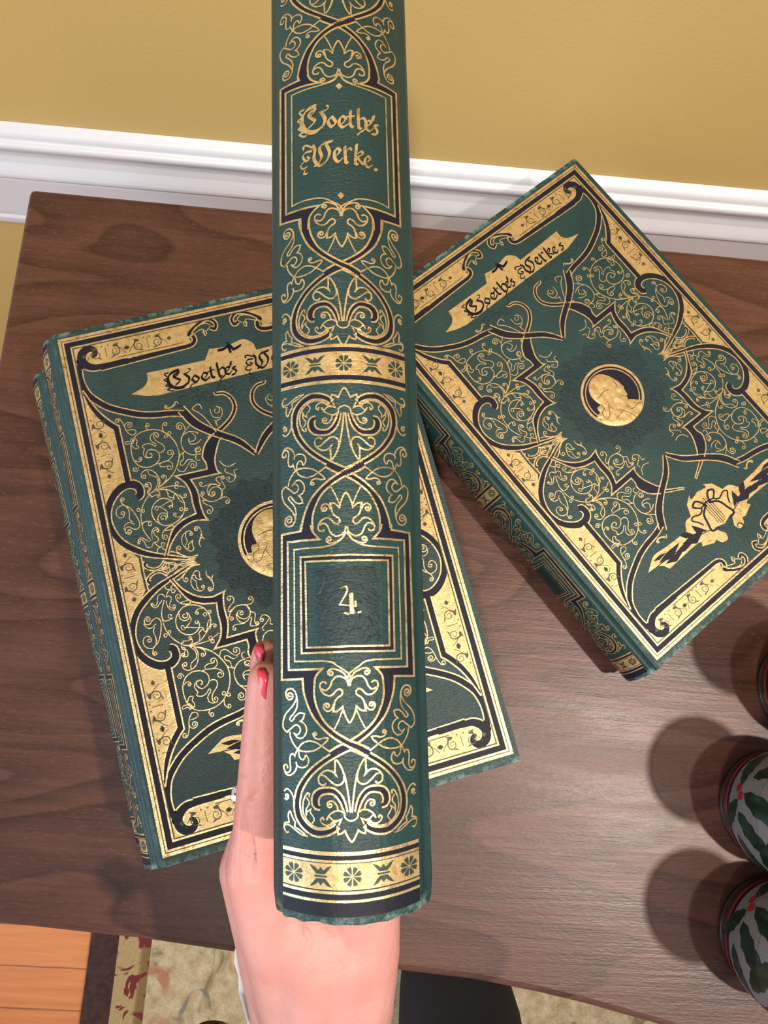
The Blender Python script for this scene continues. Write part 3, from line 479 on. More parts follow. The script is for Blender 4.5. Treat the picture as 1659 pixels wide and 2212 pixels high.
# ---------------------------------------------------------------- rug
def mat_rug():
    k=N('wool_rug'); c=k.coord(); pile=k.noise(c,260,4,.7); sx=k.n('SeparateXYZ'); k.t.links.new(k.tc.outputs['Object'],sx.inputs[0])
    big=k.noise(c,11,3,.55,1.2); b2=k.noise(k.coord((1,1,1),(0,0,1)),15,2,.5,.8); b3=k.noise(k.coord((1,1,1),(0,0,2)),19,2,.5,1)
    base=k.ramp(k.noise(c,60,4,.6),[(.3,srgb(178,152,110)),(.7,srgb(222,204,168))])
    m=k.mix(k.ramp(big,[(.60,(0,0,0)),(.66,(.8,.8,.8))]),base,srgb(122,112,70))
    m=k.mix(k.ramp(b2,[(.62,(0,0,0)),(.7,(.8,.8,.8))]),m,srgb(186,118,84))
    m=k.mix(k.ramp(b3,[(.66,(0,0,0)),(.7,(.8,.8,.8))]),m,srgb(120,124,112))
    x=sx_out(k,sx,0)
    # borders along the left side: dark brown edge then a narrow tan band edged with brown
    band=k.ramp(k.math('ADD',x,.1),[(.0,srgb(188,160,112)),(.135,srgb(188,160,112)),(.137,srgb(140,110,66)),(.147,srgb(140,110,66)),(1,srgb(140,110,66))])
    tan=k.math('LESS_THAN',x,.049); m=k.mix(tan,m,k.mix(k.ramp(k.noise(c,28,2,.5,1.5),[(.58,(0,0,0)),(.62,(1,1,1))]),band,srgb(118,44,36)))
    ed=k.math('LESS_THAN',x,-.0); m=k.mix(ed,m,k.mix(k.ramp(k.noise(c,90,3),[(.4,(0,0,0)),(.6,(1,1,1))]),srgb(62,36,32),srgb(78,48,42)))
    m=k.mix(.25,m,k.ramp(pile,[(.3,(.2,.2,.2)),(.7,(1,1,1))]),'MULTIPLY'); k.col(m); k.nor(k.bump(pile,.8,.004)); k.set(Roughness=.95); return k.m
M['rug']=mat_rug()
rug=thing('area_rug','cream floral wool rug with a dark brown border on the orange wood floor','rug',(-.062,-.7,0))
bm=bmesh.new(); nx,ny=60,60
for i in range(nx+1):
    for j in range(ny+1):
        x=-.042+1.5*i/nx; y=-.9+1.03*j/ny; bm.verts.new((x,y,.011+.0012*noise.noise(Vector((x*30,y*30,0)))))
bm.verts.ensure_lookup_table()
for i in range(nx):
    for j in range(ny):
        a=i*(ny+1)+j; bm.faces.new([bm.verts[a],bm.verts[a+ny+1],bm.verts[a+ny+2],bm.verts[a+1]])
r=bmesh.ops.extrude_face_region(bm,geom=bm.faces[:]); 
for e in r['geom']:
    if isinstance(e,bmesh.types.BMVert): e.co.z=.0005
bmesh.ops.recalc_face_normals(bm,faces=bm.faces); from_bm('pile',bm,M['rug'],rug,True)
# ---------------------------------------------------------------- ornament tools (book units: cm)
def parse(s): return [tuple(float(z) for z in p.split(',')) for p in s.split(';')]
def smooth(pts,sub=4,closed=False):
    """Catmull-Rom between points; a third value marks a sharp corner."""
    out=[];n=len(pts)
    if n<3: return [p[:2] for p in pts]
    for i in range(n if closed else n-1):
        p1=pts[i];p2=pts[(i+1)%n]
        p0=pts[i-1] if (i>0 or closed) and len(p1)<3 else p1
        p3=pts[(i+2)%n] if (i+2<n or closed) and len(p2)<3 else p2
        if len(p1)>2 and len(p2)>2: out.append((p1[0],p1[1])); continue
        d=math.dist(p1[:2],p2[:2]); k=max(1,min(sub,int(d/.035)))
        for j in range(k):
            t=j/k; a=-.5*t+t*t-.5*t**3; b=1-2.5*t*t+1.5*t**3; c=.5*t+2*t*t-1.5*t**3; e=-.5*t*t+.5*t**3
            out.append(tuple(a*p0[q]+b*p1[q]+c*p2[q]+e*p3[q] for q in (0,1)))
    if not closed: out.append(tuple(pts[-1][:2]))
    return out
def wat(ws,t):
    if not isinstance(ws,(list,tuple)): return ws
    x=t*(len(ws)-1); i=min(int(x),len(ws)-2); return ws[i]+(ws[i+1]-ws[i])*(x-i)
def ribbon(bm,pts,ws,mp,h,extra=0,closed=False):
    n=len(pts); P=[Vector(p) for p in pts]
    if closed and (P[0]-P[-1]).length<1e-6: P=P[:-1]; n-=1
    L=[0]
    for i in range(1,n): L.append(L[-1]+(P[i]-P[i-1]).length)
    vs=[]
    for i in range(n):
        a=P[i-1] if (i or closed) else None; b=P[(i+1)%n] if (i<n-1 or closed) else None
        d1=(P[i]-a).normalized() if a is not None and (P[i]-a).length>1e-7 else None
        d2=(b-P[i]).normalized() if b is not None and (b-P[i]).length>1e-7 else None
        d1=d1 or d2; d2=d2 or d1
        if d1 is None: d1=d2=Vector((1,0))
        n1=Vector((-d1.y,d1.x)); n2=Vector((-d2.y,d2.x)); m=n1+n2
        m=n1 if m.length<1e-4 else m.normalized(); s=1/max(.38,m.dot(n1))
        hw=(wat(ws,L[i]/max(L[-1],1e-6))/2+extra)*s
        q=[P[i]+m*hw,P[i]-m*hw]; vs.append([bm.verts.new(mp(x.x,x.y,h)) for x in q])
    for i in range(n if closed else n-1):
        j=(i+1)%n
        bm.faces.new([vs[i][0],vs[i][1],vs[j][1],vs[j][0]])
def fill(bm,pts,mp,h,fine=False):
    tri=tessellate_polygon([[Vector((p[0],p[1],0)) for p in pts]])
    b2=bmesh.new(); vs=[b2.verts.new((p[0],p[1],0)) for p in pts]
    for t in tri:
        try: b2.faces.new([vs[i] for i in t])
        except ValueError: pass
    if fine:
        for _ in range(5):
            es=[e for e in b2.edges if e.calc_length()>.16]
            if not es: break
            bmesh.ops.subdivide_edges(b2,edges=es,cuts=1); bmesh.ops.triangulate(b2,faces=b2.faces)
    b2.verts.ensure_lookup_table(); m={v:bm.verts.new(mp(v.co.x,v.co.y,h)) for v in b2.verts}
    for f in b2.faces:
        try: bm.faces.new([m[v] for v in f.verts])
        except ValueError: pass
    b2.free()
def nib(bm,pts,wd,mp,h,ang=40,th=.16):
    "broad-nib pen stroke: gives black-letter its thick and thin"
    a=math.radians(ang); v=Vector((math.cos(a),math.sin(a)))*wd*.5; w2=Vector((-v.y,v.x)).normalized()*wd*th
    P=[Vector(p) for p in pts]
    for p,q in zip(P,P[1:]):
        pl=[p+v+w2,p+v-w2,p-v-w2,p-v+w2,q+v+w2,q+v-w2,q-v-w2,q-v+w2]
        # convex hull of the two nib rectangles
        s=sorted({(round(x.x,5),round(x.y,5)) for x in pl})
        def half(s):
            o=[]
            for c in s:
                while len(o)>1 and (o[-1][0]-o[-2][0])*(c[1]-o[-2][1])-(o[-1][1]-o[-2][1])*(c[0]-o[-2][0])<=0: o.pop()
                o.append(c)
            return o
        hu=half(s)[:-1]+half(s[::-1])[:-1]
        if len(hu)>2:
            try: bm.faces.new([bm.verts.new(mp(x,y,h)) for x,y in hu])
            except ValueError: pass
# ---------------------------------------------------------------- book geometry
BL,BT=27.8,4.2                                   # board length and thickness over the boards
def sp_x(z): return .812*(z/1.756)**2            # rounded spine
X0=1.5; V0=.42-.0                                # where the gilt rectangle starts on the board
def mp_cover(u,v,h): return Vector(((X0+u)*CM,(V0+v-BL/2+.02)*CM,(BT/2+h)*CM))
def mp_spine(b,u,h):
    nx,nz=-1,2*.812*b/1.756**2; l=math.hypot(nx,nz)
    return Vector(((sp_x(b)+nx/l*h)*CM,(u-BL/2)*CM,(b+nz/l*h)*CM))
def profile(D):
    pr=profile0(D)
    return [(x,z if z>-1.7 else -(1.70+(-z-1.70)*.72)) for x,z in pr] if D<19 else pr
def profile0(D):
    out=[(D,2.1),(1.38,2.1),(1.2,2.03),(1.08,1.9),(.98,1.83),(.88,1.8)]
    out+=[(sp_x(1.756*math.cos(math.pi*i/24)),1.756*math.cos(math.pi*i/24)) for i in range(25)]
    out+=[(.88,-1.8),(.98,-1.83),(1.08,-1.9),(1.2,-2.03),(1.38,-2.1),(D,-2.1)]
    t=.26; inn=[(D,-2.1+t),(1.42,-2.1+t),(1.15,-1.72),(.98,-1.66)]
    inn+=[(sp_x(1.6*math.cos(math.pi*i/24))+.16,-1.6*math.cos(math.pi*i/24)) for i in range(25)]
    inn+=[(.98,1.66),(1.15,1.72),(1.42,2.1-t),(D,2.1-t)]
    return out+inn
def case_mesh(D):
    bm=bmesh.new(); pr=profile(D); n=len(pr); ys=[-BL/2,-BL/2+.12,-BL/2+.5]+[-BL/2+.5+(BL-1)*i/10 for i in range(1,10)]+[BL/2-.5,BL/2-.12,BL/2]
    rows=[]
    for y in ys:
        end=max(0,1-(BL/2-abs(y))/.3)
        row=[]
        for i,(x,z) in enumerate(pr):
            yy=y; 
            if x<1.0 and abs(y)>BL/2-.05: yy=y-math.copysign(.10*noise.noise(Vector((z*1.7,y,3)))+.02,y)    # frayed head and tail caps
            sh=1-.03*end
            row.append(bm.verts.new((x*CM,yy*CM,z*sh*CM)))
        rows.append(row)
    for a,b in zip(rows,rows[1:]):
        for i in range(n): bm.faces.new([a[i],a[(i+1)%n],b[(i+1)%n],b[i]])
    m=n//2
    for row,fl in ((rows[0],1),(rows[-1],0)):
        # end caps: quads between outer and inner skins
        no=len(profile(D))-33 ; 
        k=5+25+1
        out=row[:37]; inn=row[37:][::-1]
        # pair by nearest fraction
        for i in range(36):
            j0=round(i*(len(inn)-1)/36); j1=round((i+1)*(len(inn)-1)/36)
            q=[out[i],out[i+1],inn[j1]]+([inn[j0]] if j0!=j1 else [])
            try: bm.faces.new(q)
            except ValueError: pass
    bmesh.ops.recalc_face_normals(bm,faces=bm.faces); return bm
CACHE={}
def mesh(key,make,mat):
    if key not in CACHE:
        bm=make(); me=bpy.data.meshes.new(key); bm.normal_update(); bm.to_mesh(me); bm.free(); me.materials.append(mat); CACHE[key]=me
    return CACHE[key]
def quarters(pts,lr=True,tb=True):
    for sx in ((0,1) if lr else (0,)):
        for sy in ((0,1) if tb else (0,)):
            yield [((W-p[0]) if sx else p[0],(H-p[1]) if sy else p[1])+tuple(p[2:]) for p in pts]
def flip(P): return sum(p[0] for p in P)/len(P)>W/2
HG={'G':.003,'bbg':.005,'b':.007,'g':.009,'n':.011}
def cover_layers():
    gold,foil,navy,ink=[bmesh.new() for _ in range(4)]
    def do(sec,lr,tb,post=lambda p:p):
        for k,wd,s in ORN[sec]:
            base=[post(p) for p in parse(s)]
            for P in quarters(base,lr,tb):
                P0=P
                if k=='G': fill(foil,smooth(P,3,True),mp_cover,HG['G'])
                elif k=='b': fill(navy,smooth(P,3,True),mp_cover,HG['b'])
                elif k=='bb':
                    sm=smooth(P); ribbon(gold,sm,wd,mp_cover,HG['bbg'],.07); ribbon(navy,sm,wd,mp_cover,HG['b'])
                elif k=='g': ribbon(gold,smooth(P),wd,mp_cover,HG['g'])
                elif k=='n' and isinstance(wd,float) and wd<.06: ribbon(ink,smooth(P),wd,mp_cover,HG['n'])
                elif k=='m': ribbon(navy,smooth(P),wd,mp_cover,HG['n'])
                elif k=='n': nib(navy,dens(smooth(P,2),.1),wd*1.3,mp_cover,HG['n'],ang=45,th=.36)
    do('cover_q',1,1); do('cover_t',1,1)
    do('strip_top',1,1)
    do('tip',1,0); do('hook',1,0); do('banner',0,0); do('title',0,0)
    T=ORN['spine_title']
    def word(ids,b0,k,u0,base):
        for i in ids:
            wd=T[i][1] if isinstance(T[i][1],float) else T[i][1][0]
            nib(navy,dens(smooth([(u0+(p[0]-b0)*k,22.93+(p[1]-base)*1.28)+tuple(p[2:]) for p in parse(T[i][2])],3),.1),wd*1.25,mp_cover,HG['n'],ang=48,th=.2)
    word(range(0,18),-1.17,1.72,5.0,20.80); word(range(18,30),-1.1,1.64,9.35,19.70); word([17],.91,1.72,12.75,20.80)
    do('lyre',1,0)
    def rect(bm,ins,wd,h):
        a=ins+wd/2; ribbon(bm,[(a,a),(W-a,a),(W-a,H-a),(a,H-a)],wd,mp_cover,h,closed=True)
    rect(gold,0,.15,HG['g']); rect(ink,.15,.045,HG['b']); rect(gold,.195,.10,HG['g']); rect(navy,.295,.28,HG['b']); rect(gold,.575,.09,HG['g']); rect(ink,.665,.06,HG['n'])
    # running scroll pattern stamped into the gilt strips
    def motif(cx,cy,rot,mir):
        def T(x,y):
            if mir: y=-y
            return (cx+x*math.cos(rot)-y*math.sin(rot),cy+x*math.sin(rot)+y*math.cos(rot))
        R=lambda pts,wd: ribbon(ink,[T(*p) for p in smooth(pts,3)],wd,mp_cover,HG['n'])
        sp=[(.05+.27*(1-t/16*.85)*math.cos(2.4-t*.62),.50+.25*(1-t/16*.85)*math.sin(2.4-t*.62)) for t in range(15)]
        R([(.28,1.02),(.1,.93)]+sp,[.03,.03,.05,.05,.04,.03,.02])
        fill(ink,[T(*p) for p in ((-.16,.72),(-.32,.66),(-.40,.78),(-.36,.52),(-.30,.40),(-.22,.46))],mp_cover,HG['n'])
        fill(ink,[T(*p) for p in ((.26,.35),(.38,.22),(.30,.50))],mp_cover,HG['n'])
        fill(ink,[T(*p) for p in ((0,1.02),(.12,1.16),(0,1.30),(-.12,1.16))],mp_cover,HG['n'])
        fill(ink,[T(-.36+.045*math.cos(a),.17+.045*math.sin(a)) for a in [i*math.pi/3 for i in range(6)]],mp_cover,HG['n'])
        if not mir: R([(-.27,0),(.27,.02)],[.03,.05,.03])
    for sx in (0,1):
        for sy in (0,1):
            for v0 in (6.92,4.68,):
                for mir in (0,1):
                    if v0<5 and mir: continue
                    cu=1.2; c=(W-cu if sx else cu, H-v0 if sy else v0)
                    motif(c[0],c[1],0 if not sx else math.pi,(mir+sx+sy)%2)
            c=(W-1.2 if sx else 1.2, H-3.6 if sy else 3.6); 
            for u0 in (2.35,4.6):
                for mir in (0,1):
                    if u0<3 and mir==0: pass
                    c=(W-u0 if sx else u0, H-1.28 if sy else 1.28)
                    motif(c[0],c[1],-math.pi/2,mir)
    for sx in (0,1):
        for mir in (0,1): motif(W-1.15 if sx else 1.15,13.5,0 if not sx else math.pi,mir)
    return gold,foil,navy,ink
def medallion():
    g,nv=bmesh.new(),bmesh.new(); cx_,cy_=W/2,13.58
    C=lambda r,n=64:[(cx_+r*math.cos(2*math.pi*i/n),cy_+r*math.sin(2*math.pi*i/n)) for i in range(n)]
    ribbon(g,C(1.93),.16,mp_cover,.02,closed=True); ribbon(g,C(1.70),.07,mp_cover,.02,closed=True)
    ribbon(nv,C(1.79),.12,mp_cover,.012,closed=True); fill(nv,C(1.68),mp_cover,.012)
    return g,nv
def bust():
    # profile head in low relief: outline inflated from a fine grid
    P=smooth(parse(ORN['bust'][0][2]),4,True); cx_=sum(p[0] for p in P)/len(P); cy_=sum(p[1] for p in P)/len(P)
    bm=bmesh.new(); n=len(P)
    def inside(x,y):
        c=False
        for i in range(n):
            (x1,y1),(x2,y2)=P[i],P[i-1]
            if (y1>y)!=(y2>y) and x<(x2-x1)*(y-y1)/(y2-y1)+x1: c=not c
        return c
    def dist(x,y):
        d=9
        for i in range(n):
            a=Vector(P[i]);b=Vector(P[i-1]);p=Vector((x,y)); ab=b-a; t=max(0,min(1,(p-a).dot(ab)/max(ab.length_squared,1e-9))); d=min(d,(p-a-ab*t).length)
        return d
    fill(bm,P,mp_cover,.02)
    st=.045; V={}
    xs=[p[0] for p in P]; ys=[p[1] for p in P]
    i0,i1=int(min(xs)/st),int(max(xs)/st)+1; j0,j1=int(min(ys)/st),int(max(ys)/st)+1
    for i in range(i0,i1+1):
        for j in range(j0,j1+1):
            x,y=i*st,j*st
            if inside(x,y):
                d=dist(x,y); hh=.02+.055*math.sqrt(min(d,.3)/.3)+.02*noise.noise(Vector((x*3.2,y*3.2,1)))*min(1,d/.15)
                V[i,j]=bm.verts.new(mp_cover(x,y,hh))
    for (i,j),v in V.items():
        q=[V.get((i,j)),V.get((i+1,j)),V.get((i+1,j+1)),V.get((i,j+1))]
        if all(q): bm.faces.new(q)
    return bm
def creases():
    bm=bmesh.new()
    for k,wd,s in ORN['bust'][1:]: ribbon(bm,smooth(parse(s)),wd,mp_cover,.088)
    return bm
def rosette(k0=0):
    bm=bmesh.new(); cx_,cy_=W/2,13.58; pts=[]
    for i in range(180):
        a=2*math.pi*i/180; r=3.05+.42*abs(math.sin(4*a))+.12*math.sin(24*a); q=max(abs(math.cos(a)),abs(math.sin(a)))
        pts.append((cx_+r*math.cos(a),cy_+r*math.sin(a)*1.04))
    fill(bm,pts,mp_cover,.0015)
    if k0==0: return bm
    bm.free(); bm=bmesh.new()
    # stamped panels behind the banner and around the lyre: tooled curls
    rnd=random.Random(3)
    for k in range(46):
        a=rnd.uniform(0,2*math.pi); r=rnd.uniform(2.25,3.1); x,y=cx_+r*math.cos(a),cy_+r*math.sin(a)
        ribbon(bm,[(x+.3*(1-t/14)*math.cos(a+t*.55),y+.3*(1-t/14)*math.sin(a+t*.55)) for t in range(12)],[.04,.09,.05],mp_cover,.02)
    for k in range(60):
        top=k%2; x=rnd.uniform(2.6,W-2.6); y=(rnd.uniform(21.6,22.6)+.0*x if top else rnd.uniform(2.6,4.6))
        if not top and y>2.9: continue
        ribbon(bm,[(x+.34*(1-t/14)*math.cos(k+t*.55),y+.34*(1-t/14)*math.sin(k+t*.55)) for t in range(12)],[.04,.1,.05],mp_cover,.004)
    return bm
UM=lambda u:15.19-u
def spine_layers():
    gold,navy=[bmesh.new() for _ in range(2)]; foils=[bmesh.new() for _ in range(3)]; inks=[bmesh.new() for _ in range(3)]
    maps=[lambda u:u,lambda u:15.19-u,lambda u:u+12.52,lambda u:28.16-u]
    def both(P,fn):
        fn([(p[0],)+tuple(p[1:]) for p in P]); fn([(-p[0],)+tuple(p[1:]) for p in P])
    for mi,mpu in enumerate(maps):
        for k,wd,s in ORN['spine']:
            P=[(p[0],mpu(p[1]))+tuple(p[2:]) for p in parse(s)]
            if k=='g': both(P,lambda Q:ribbon(gold,smooth(Q),wd,mp_spine,.010))
            elif k=='h': both(P,lambda Q:(ribbon(gold,smooth(Q),wd,mp_spine,.004,.05),ribbon(navy,smooth(Q),wd,mp_spine,.006)))
            elif k=='s':
                L=smooth(P); R=[(-x,y) for x,y in L]
                ribbon(gold,R,wd,mp_spine,.004,.055); ribbon(navy,R,wd,mp_spine,.006)
                ribbon(gold,L,wd,mp_spine,.0065,.055); ribbon(navy,L,wd,mp_spine,.0075)
    for sec in ('panel4','panelT'):
        for k,wd,s in ORN[sec]:
            P=[((.012 if abs(p[0])<.13 and k!='D' else p[0]),)+tuple(p[1:]) for p in parse(s)]
            if k=='D': fill(gold,[(0,P[0][1]),(-.10,P[1][1]),(0,P[2][1]),(.10,P[1][1])],mp_spine,.011)
            elif k=='b': both(P,lambda Q:fill(navy,smooth(Q,3,True),mp_spine,.0085,True))
            else:
                # resample long straight runs so the line follows the rounded spine
                both(P,lambda Q:ribbon(gold,dens(smooth(Q)),wd,mp_spine,.0105))
    def line(bm,u,wd,h,b=1.7): ribbon(bm,[(-b+2*b*i/30,u) for i in range(31)],wd,mp_spine,h)
    for bi,f in enumerate((lambda u:u,lambda u:27.8-u)):
        foil,ink=foils[bi],inks[bi]
        line(gold,f(1.645),.09,.008); line(navy,f(1.55),.10,.006); line(gold,f(1.465),.06,.008); line(ink,f(1.425),.02,.010)
        line(foil,f(1.12),.60,.006); line(ink,f(.80),.02,.010); line(gold,f(.76),.07,.008); line(navy,f(.67),.11,.006); line(gold,f(.565),.06,.008); line(navy,f(.36),.30,.004)
    c=13.95; foil=foils[2]
    line(gold,c+.49,.09,.008); line(navy,c+.385,.12,.006); line(gold,c+.29,.07,.008); line(foil,c,.56,.006); line(gold,c-.29,.07,.008); line(navy,c-.385,.12,.006); line(gold,c-.50,.09,.008)
    def flower(b,u,ink):
        for i in range(8):
            a=i*math.pi/4+.39; ca,sa=math.cos(a),math.sin(a)
            fill(ink,[(b+ca*r-sa*t,u+sa*r+ca*t) for r,t in ((.03,0),(.12,.035),(.19,.055),(.235,.03),(.21,0),(.235,-.03),(.19,-.055),(.12,-.035))],mp_spine,.012,True)
    def bells(b,u,ink):
        for s in (1,-1):
            fill(ink,[(b+x,u+s*y) for x,y in ((-.10,.05),(-.20,.16),(-.27,.25),(-.15,.21),(-.06,.13),(0,.21),(.06,.13),(.15,.21),(.27,.25),(.20,.16),(.10,.05))],mp_spine,.012,True)
        ribbon(ink,[(b-.15,u),(b,u),(b+.15,u)],.04,mp_spine,.012)
    for u,ink in zip((1.12,27.8-1.12,c),inks):
        for b in (-1.42,0,1.42): flower(b,u,ink)
        for b in (-.76,.76): bells(b,u,ink)
    return gold,navy,foils,inks
def dens(P,step=.12):
    out=[P[0]]
    for a,b in zip(P,P[1:]):
        d=math.dist(a,b); k=max(1,int(d/step))
        for j in range(1,k+1): out.append((a[0]+(b[0]-a[0])*j/k,a[1]+(b[1]-a[1])*j/k))
    return out
_c=dict(zip(('gold','foil','navy','ink'),cover_layers())); _s=dict(zip(('gold','navy','foil','ink'),spine_layers())); _m=dict(zip(('gold','navy'),medallion()))
def panel_stamp():
    "darker blind-stamped field with a scrolled edge behind the volume number"
    bm=bmesh.new(); pts=[]
    for i in range(120):
        a=2*math.pi*i/120; c,s=math.cos(a),math.sin(a); q=1/max(abs(c),abs(s)); r=.92+.05*math.sin(16*a)
        pts.append((c*q*r*.86,7.60+s*q*r*1.04))
    fill(bm,pts,mp_spine,.0015,True); rnd=random.Random(8)
    for k in range(26):
        t=rnd.uniform(0,2*math.pi); q=1/max(abs(math.cos(t)),abs(math.sin(t))); x,y=math.cos(t)*q*.62,7.6+math.sin(t)*q*.80
        ribbon(bm,[(x+.16*(1-j/14)*math.cos(k+j*.6),y+.16*(1-j/14)*math.sin(k+j*.6)) for j in range(12)],[.03,.06,.03],mp_spine,.008)
    return bm
def spine_title():
    bm=bmesh.new()
    for k,wd,s in ORN['spine_title']:
        wd=wd if isinstance(wd,float) else wd[0]; nib(bm,dens(smooth(parse(s),3),.1),wd*.95,mp_spine,.012,ang=48)
    return bm
def number_four():
    bm=bmesh.new()
    for k,wd,s in ORN['number4']: nib(bm,dens(parse(s),.1),wd,mp_spine,.012,ang=20)
    return bm
def pages_mesh(D):
    bm=bmesh.new(); x0,x1=1.0,D-.35; n=14; hz=1.80; hl=BL/2-.38
    for y in (-hl,hl):
        for i in range(n+1):
            z=-hz+2*hz*i/n; bm.verts.new(((x1-.5*(1-(z/hz)**2)*.8)*CM,y*CM,z*CM))
        for i in range(n,-1,-1):
            z=-hz+2*hz*i/n; bm.verts.new((( .34+sp_x(z*.88))*CM,y*CM,z*CM*.97))
    bm.verts.ensure_lookup_table(); k=2*(n+1)
    A=bm.verts[:k];B=bm.verts[k:2*k]
    for i in range(k): bm.faces.new([A[i],A[(i+1)%k],B[(i+1)%k],B[i]])
    bm.faces.new(A);bm.faces.new(B[::-1]); bmesh.ops.recalc_face_normals(bm,faces=bm.faces); return bm
def book(label,mat,D=19.4,number=False,group='green and gilt volumes'):
    t=thing('book',label,'book',mat=mat,group=group)
    def part(name,key,make,m): 
        o=link(name,mesh(key,make,m),t); return o
    c=part('cloth_cover','case%g'%D,lambda:case_mesh(D),M['leather'])
    part('page_block','pages%g'%D,lambda:pages_mesh(D),M['pages'])
    part('spine_gilding','sp_gold',lambda:_s['gold'],M['gold']); part('spine_blocking','sp_navy',lambda:_s['navy'],M['navy'])
    for i in range(3):
        bd=part('gilt_band','sp_foil%d'%i,lambda:_s['foil'][i],M['foil']); link('flower_pattern',mesh('sp_ink%d'%i,lambda:_s['ink'][i],M['inkgreen']),bd)
    part('spine_title','sp_title',spine_title,M['gold'])
    part('stamped_panel','sp_panel',panel_stamp,M['blind'])
    if number: part('volume_number','sp_four',number_four,M['gold'])
    if D>19:
        part('cover_gilding','cv_gold',lambda:_c['gold'],M['gold']); part('gilt_panels','cv_foil',lambda:_c['foil'],M['foil'])
        part('cover_blocking','cv_navy',lambda:_c['navy'],M['navy']); part('panel_pattern','cv_ink',lambda:_c['ink'],M['ink'])
        part('stamped_rosette','cv_blind',rosette,M['blind']); part('stamped_curls','cv_curls',lambda:rosette(1),M['blind'])
        md=part('medallion','md_navy',lambda:_m['navy'],M['navy'])
        for nm,key,mk in (('medallion_ring','md_gold',lambda:_m['gold']),('portrait_relief','md_bust',bust)):
            o=link(nm,mesh(key,mk,M['gold'] if 'ring' in nm else M['foil']),md)
        link('relief_creases',mesh('md_cre',creases,M['ink']),md)
        CACHE['md_bust'].shade_smooth() if hasattr(CACHE['md_bust'],'shade_smooth') else None
    return t
def lying(gx,gy,zc,deg):
    """place a closed book on its back so that the centre of its gilt frame stands at gx,gy"""
    a=math.radians(deg); loc=Vector((X0+W/2,V0+.02+13.5-BL/2,0)); r=Matrix.Rotation(a,4,'Z'); off=r@loc
    return Matrix.Translation(wv(gx-off.x,gy-off.y,zc))@r
# lower book of the stack, pushed a little askew
book('green and gilt book at the bottom of the left stack, only its spine showing',Matrix.Translation(wv(8.55,-28.0,2.1))@Matrix.Rotation(math.radians(20.6),4,'Z'),D=18.2)
book('green and gilt book on top of the left stack, half hidden by the held book',lying(20.135,-24.243,6.33,19.06))
book('green and gilt book lying alone at the right, one corner pointing at the white rail',lying(39.439,-13.127,2.1,42.69))
# held book, spine towards the viewer
Mh=Matrix(((1,0,0),(0,1,0),(0,0,1)))
def rot3(rx,ry,rz): return Matrix.Rotation(rz,3,'Z')@Matrix.Rotation(rx,3,'X')@Matrix.Rotation(ry,3,'Y')
Rh=rot3(HV[3],HV[4],HV[5])
def cdir(v): return R_*v.x-U_*v.y+F_*v.z
ax,ay,az=cdir(Rh@Vector((0,0,1))),cdir(Rh@Vector((0,-1,0))),cdir(Rh@Vector((1,0,0)))
mh=Matrix((ax,ay,az)).transposed().to_4x4(); mh.translation=c2w(*HV[:3])
book('green and gilt book number 4 held up in the hand, its spine towards us',mh,D=18.2,number=True)
# ---------------------------------------------------------------- person: left hand and forearm, sleeve, trouser leg
def mat_skin():
    k=N('skin'); c=k.coord(); n=k.noise(c,24,4,.6); f=k.noise(c,900,3,.6); p=k.noise(c,9,2,.5)
    m=k.ramp(n,[(.3,srgb(184,126,118)),(.55,srgb(194,142,136)),(.75,srgb(202,160,158))])
    m=k.mix(k.ramp(p,[(.42,(0,0,0)),(.62,(.5,.5,.5))]),m,srgb(192,118,110)); k.col(m)
    w1=k.noise(k.coord((1,1,2.5),(.4,.3,0)),260,4,.6,.6)
    k.nor(k.bump(f,.12,.0004,k.bump(w1,.4,.0009))); k.set(Roughness=.48); k.b.inputs['Subsurface Weight'].default_value=.12
    k.b.inputs['Subsurface Radius'].default_value=(.8,.3,.2); k.b.inputs['Subsurface Scale'].default_value=.006
    return k.m
M['skin']=mat_skin()
def capsule(bm,p,q,r1,r2,seg=18):
    p,q=Vector(p),Vector(q); d=q-p; L=d.length; d.normalize()
    a=d.orthogonal().normalized(); b=d.cross(a); rings=[]
    def ring(c,r): rings.append([bm.verts.new(c+(a*math.cos(t)+b*math.sin(t))*r) for t in [2*math.pi*i/seg for i in range(seg)]])
    for i in range(1,6): t=math.pi/2*(i/6); ring(p-d*math.cos(t)*r1,r1*math.sin(t))
    for i in range(0,9): ring(p+d*L*i/8,r1+(r2-r1)*i/8)
    for i in range(1,6): t=math.pi/2*(i/6); ring(q+d*math.sin(t)*r2,r2*math.cos(t))
    for x,y in zip(rings,rings[1:]):
        for i in range(seg): bm.faces.new([x[i],x[(i+1)%seg],y[(i+1)%seg],y[i]])
    bm.faces.new(rings[0][::-1]); bm.faces.new(rings[-1])
def chain(bm,pts):
    for a,b in zip(pts,pts[1:]): capsule(bm,pxz(*a[:3]),pxz(*b[:3]),a[3]*CM,b[3]*CM)
hb=bmesh.new()
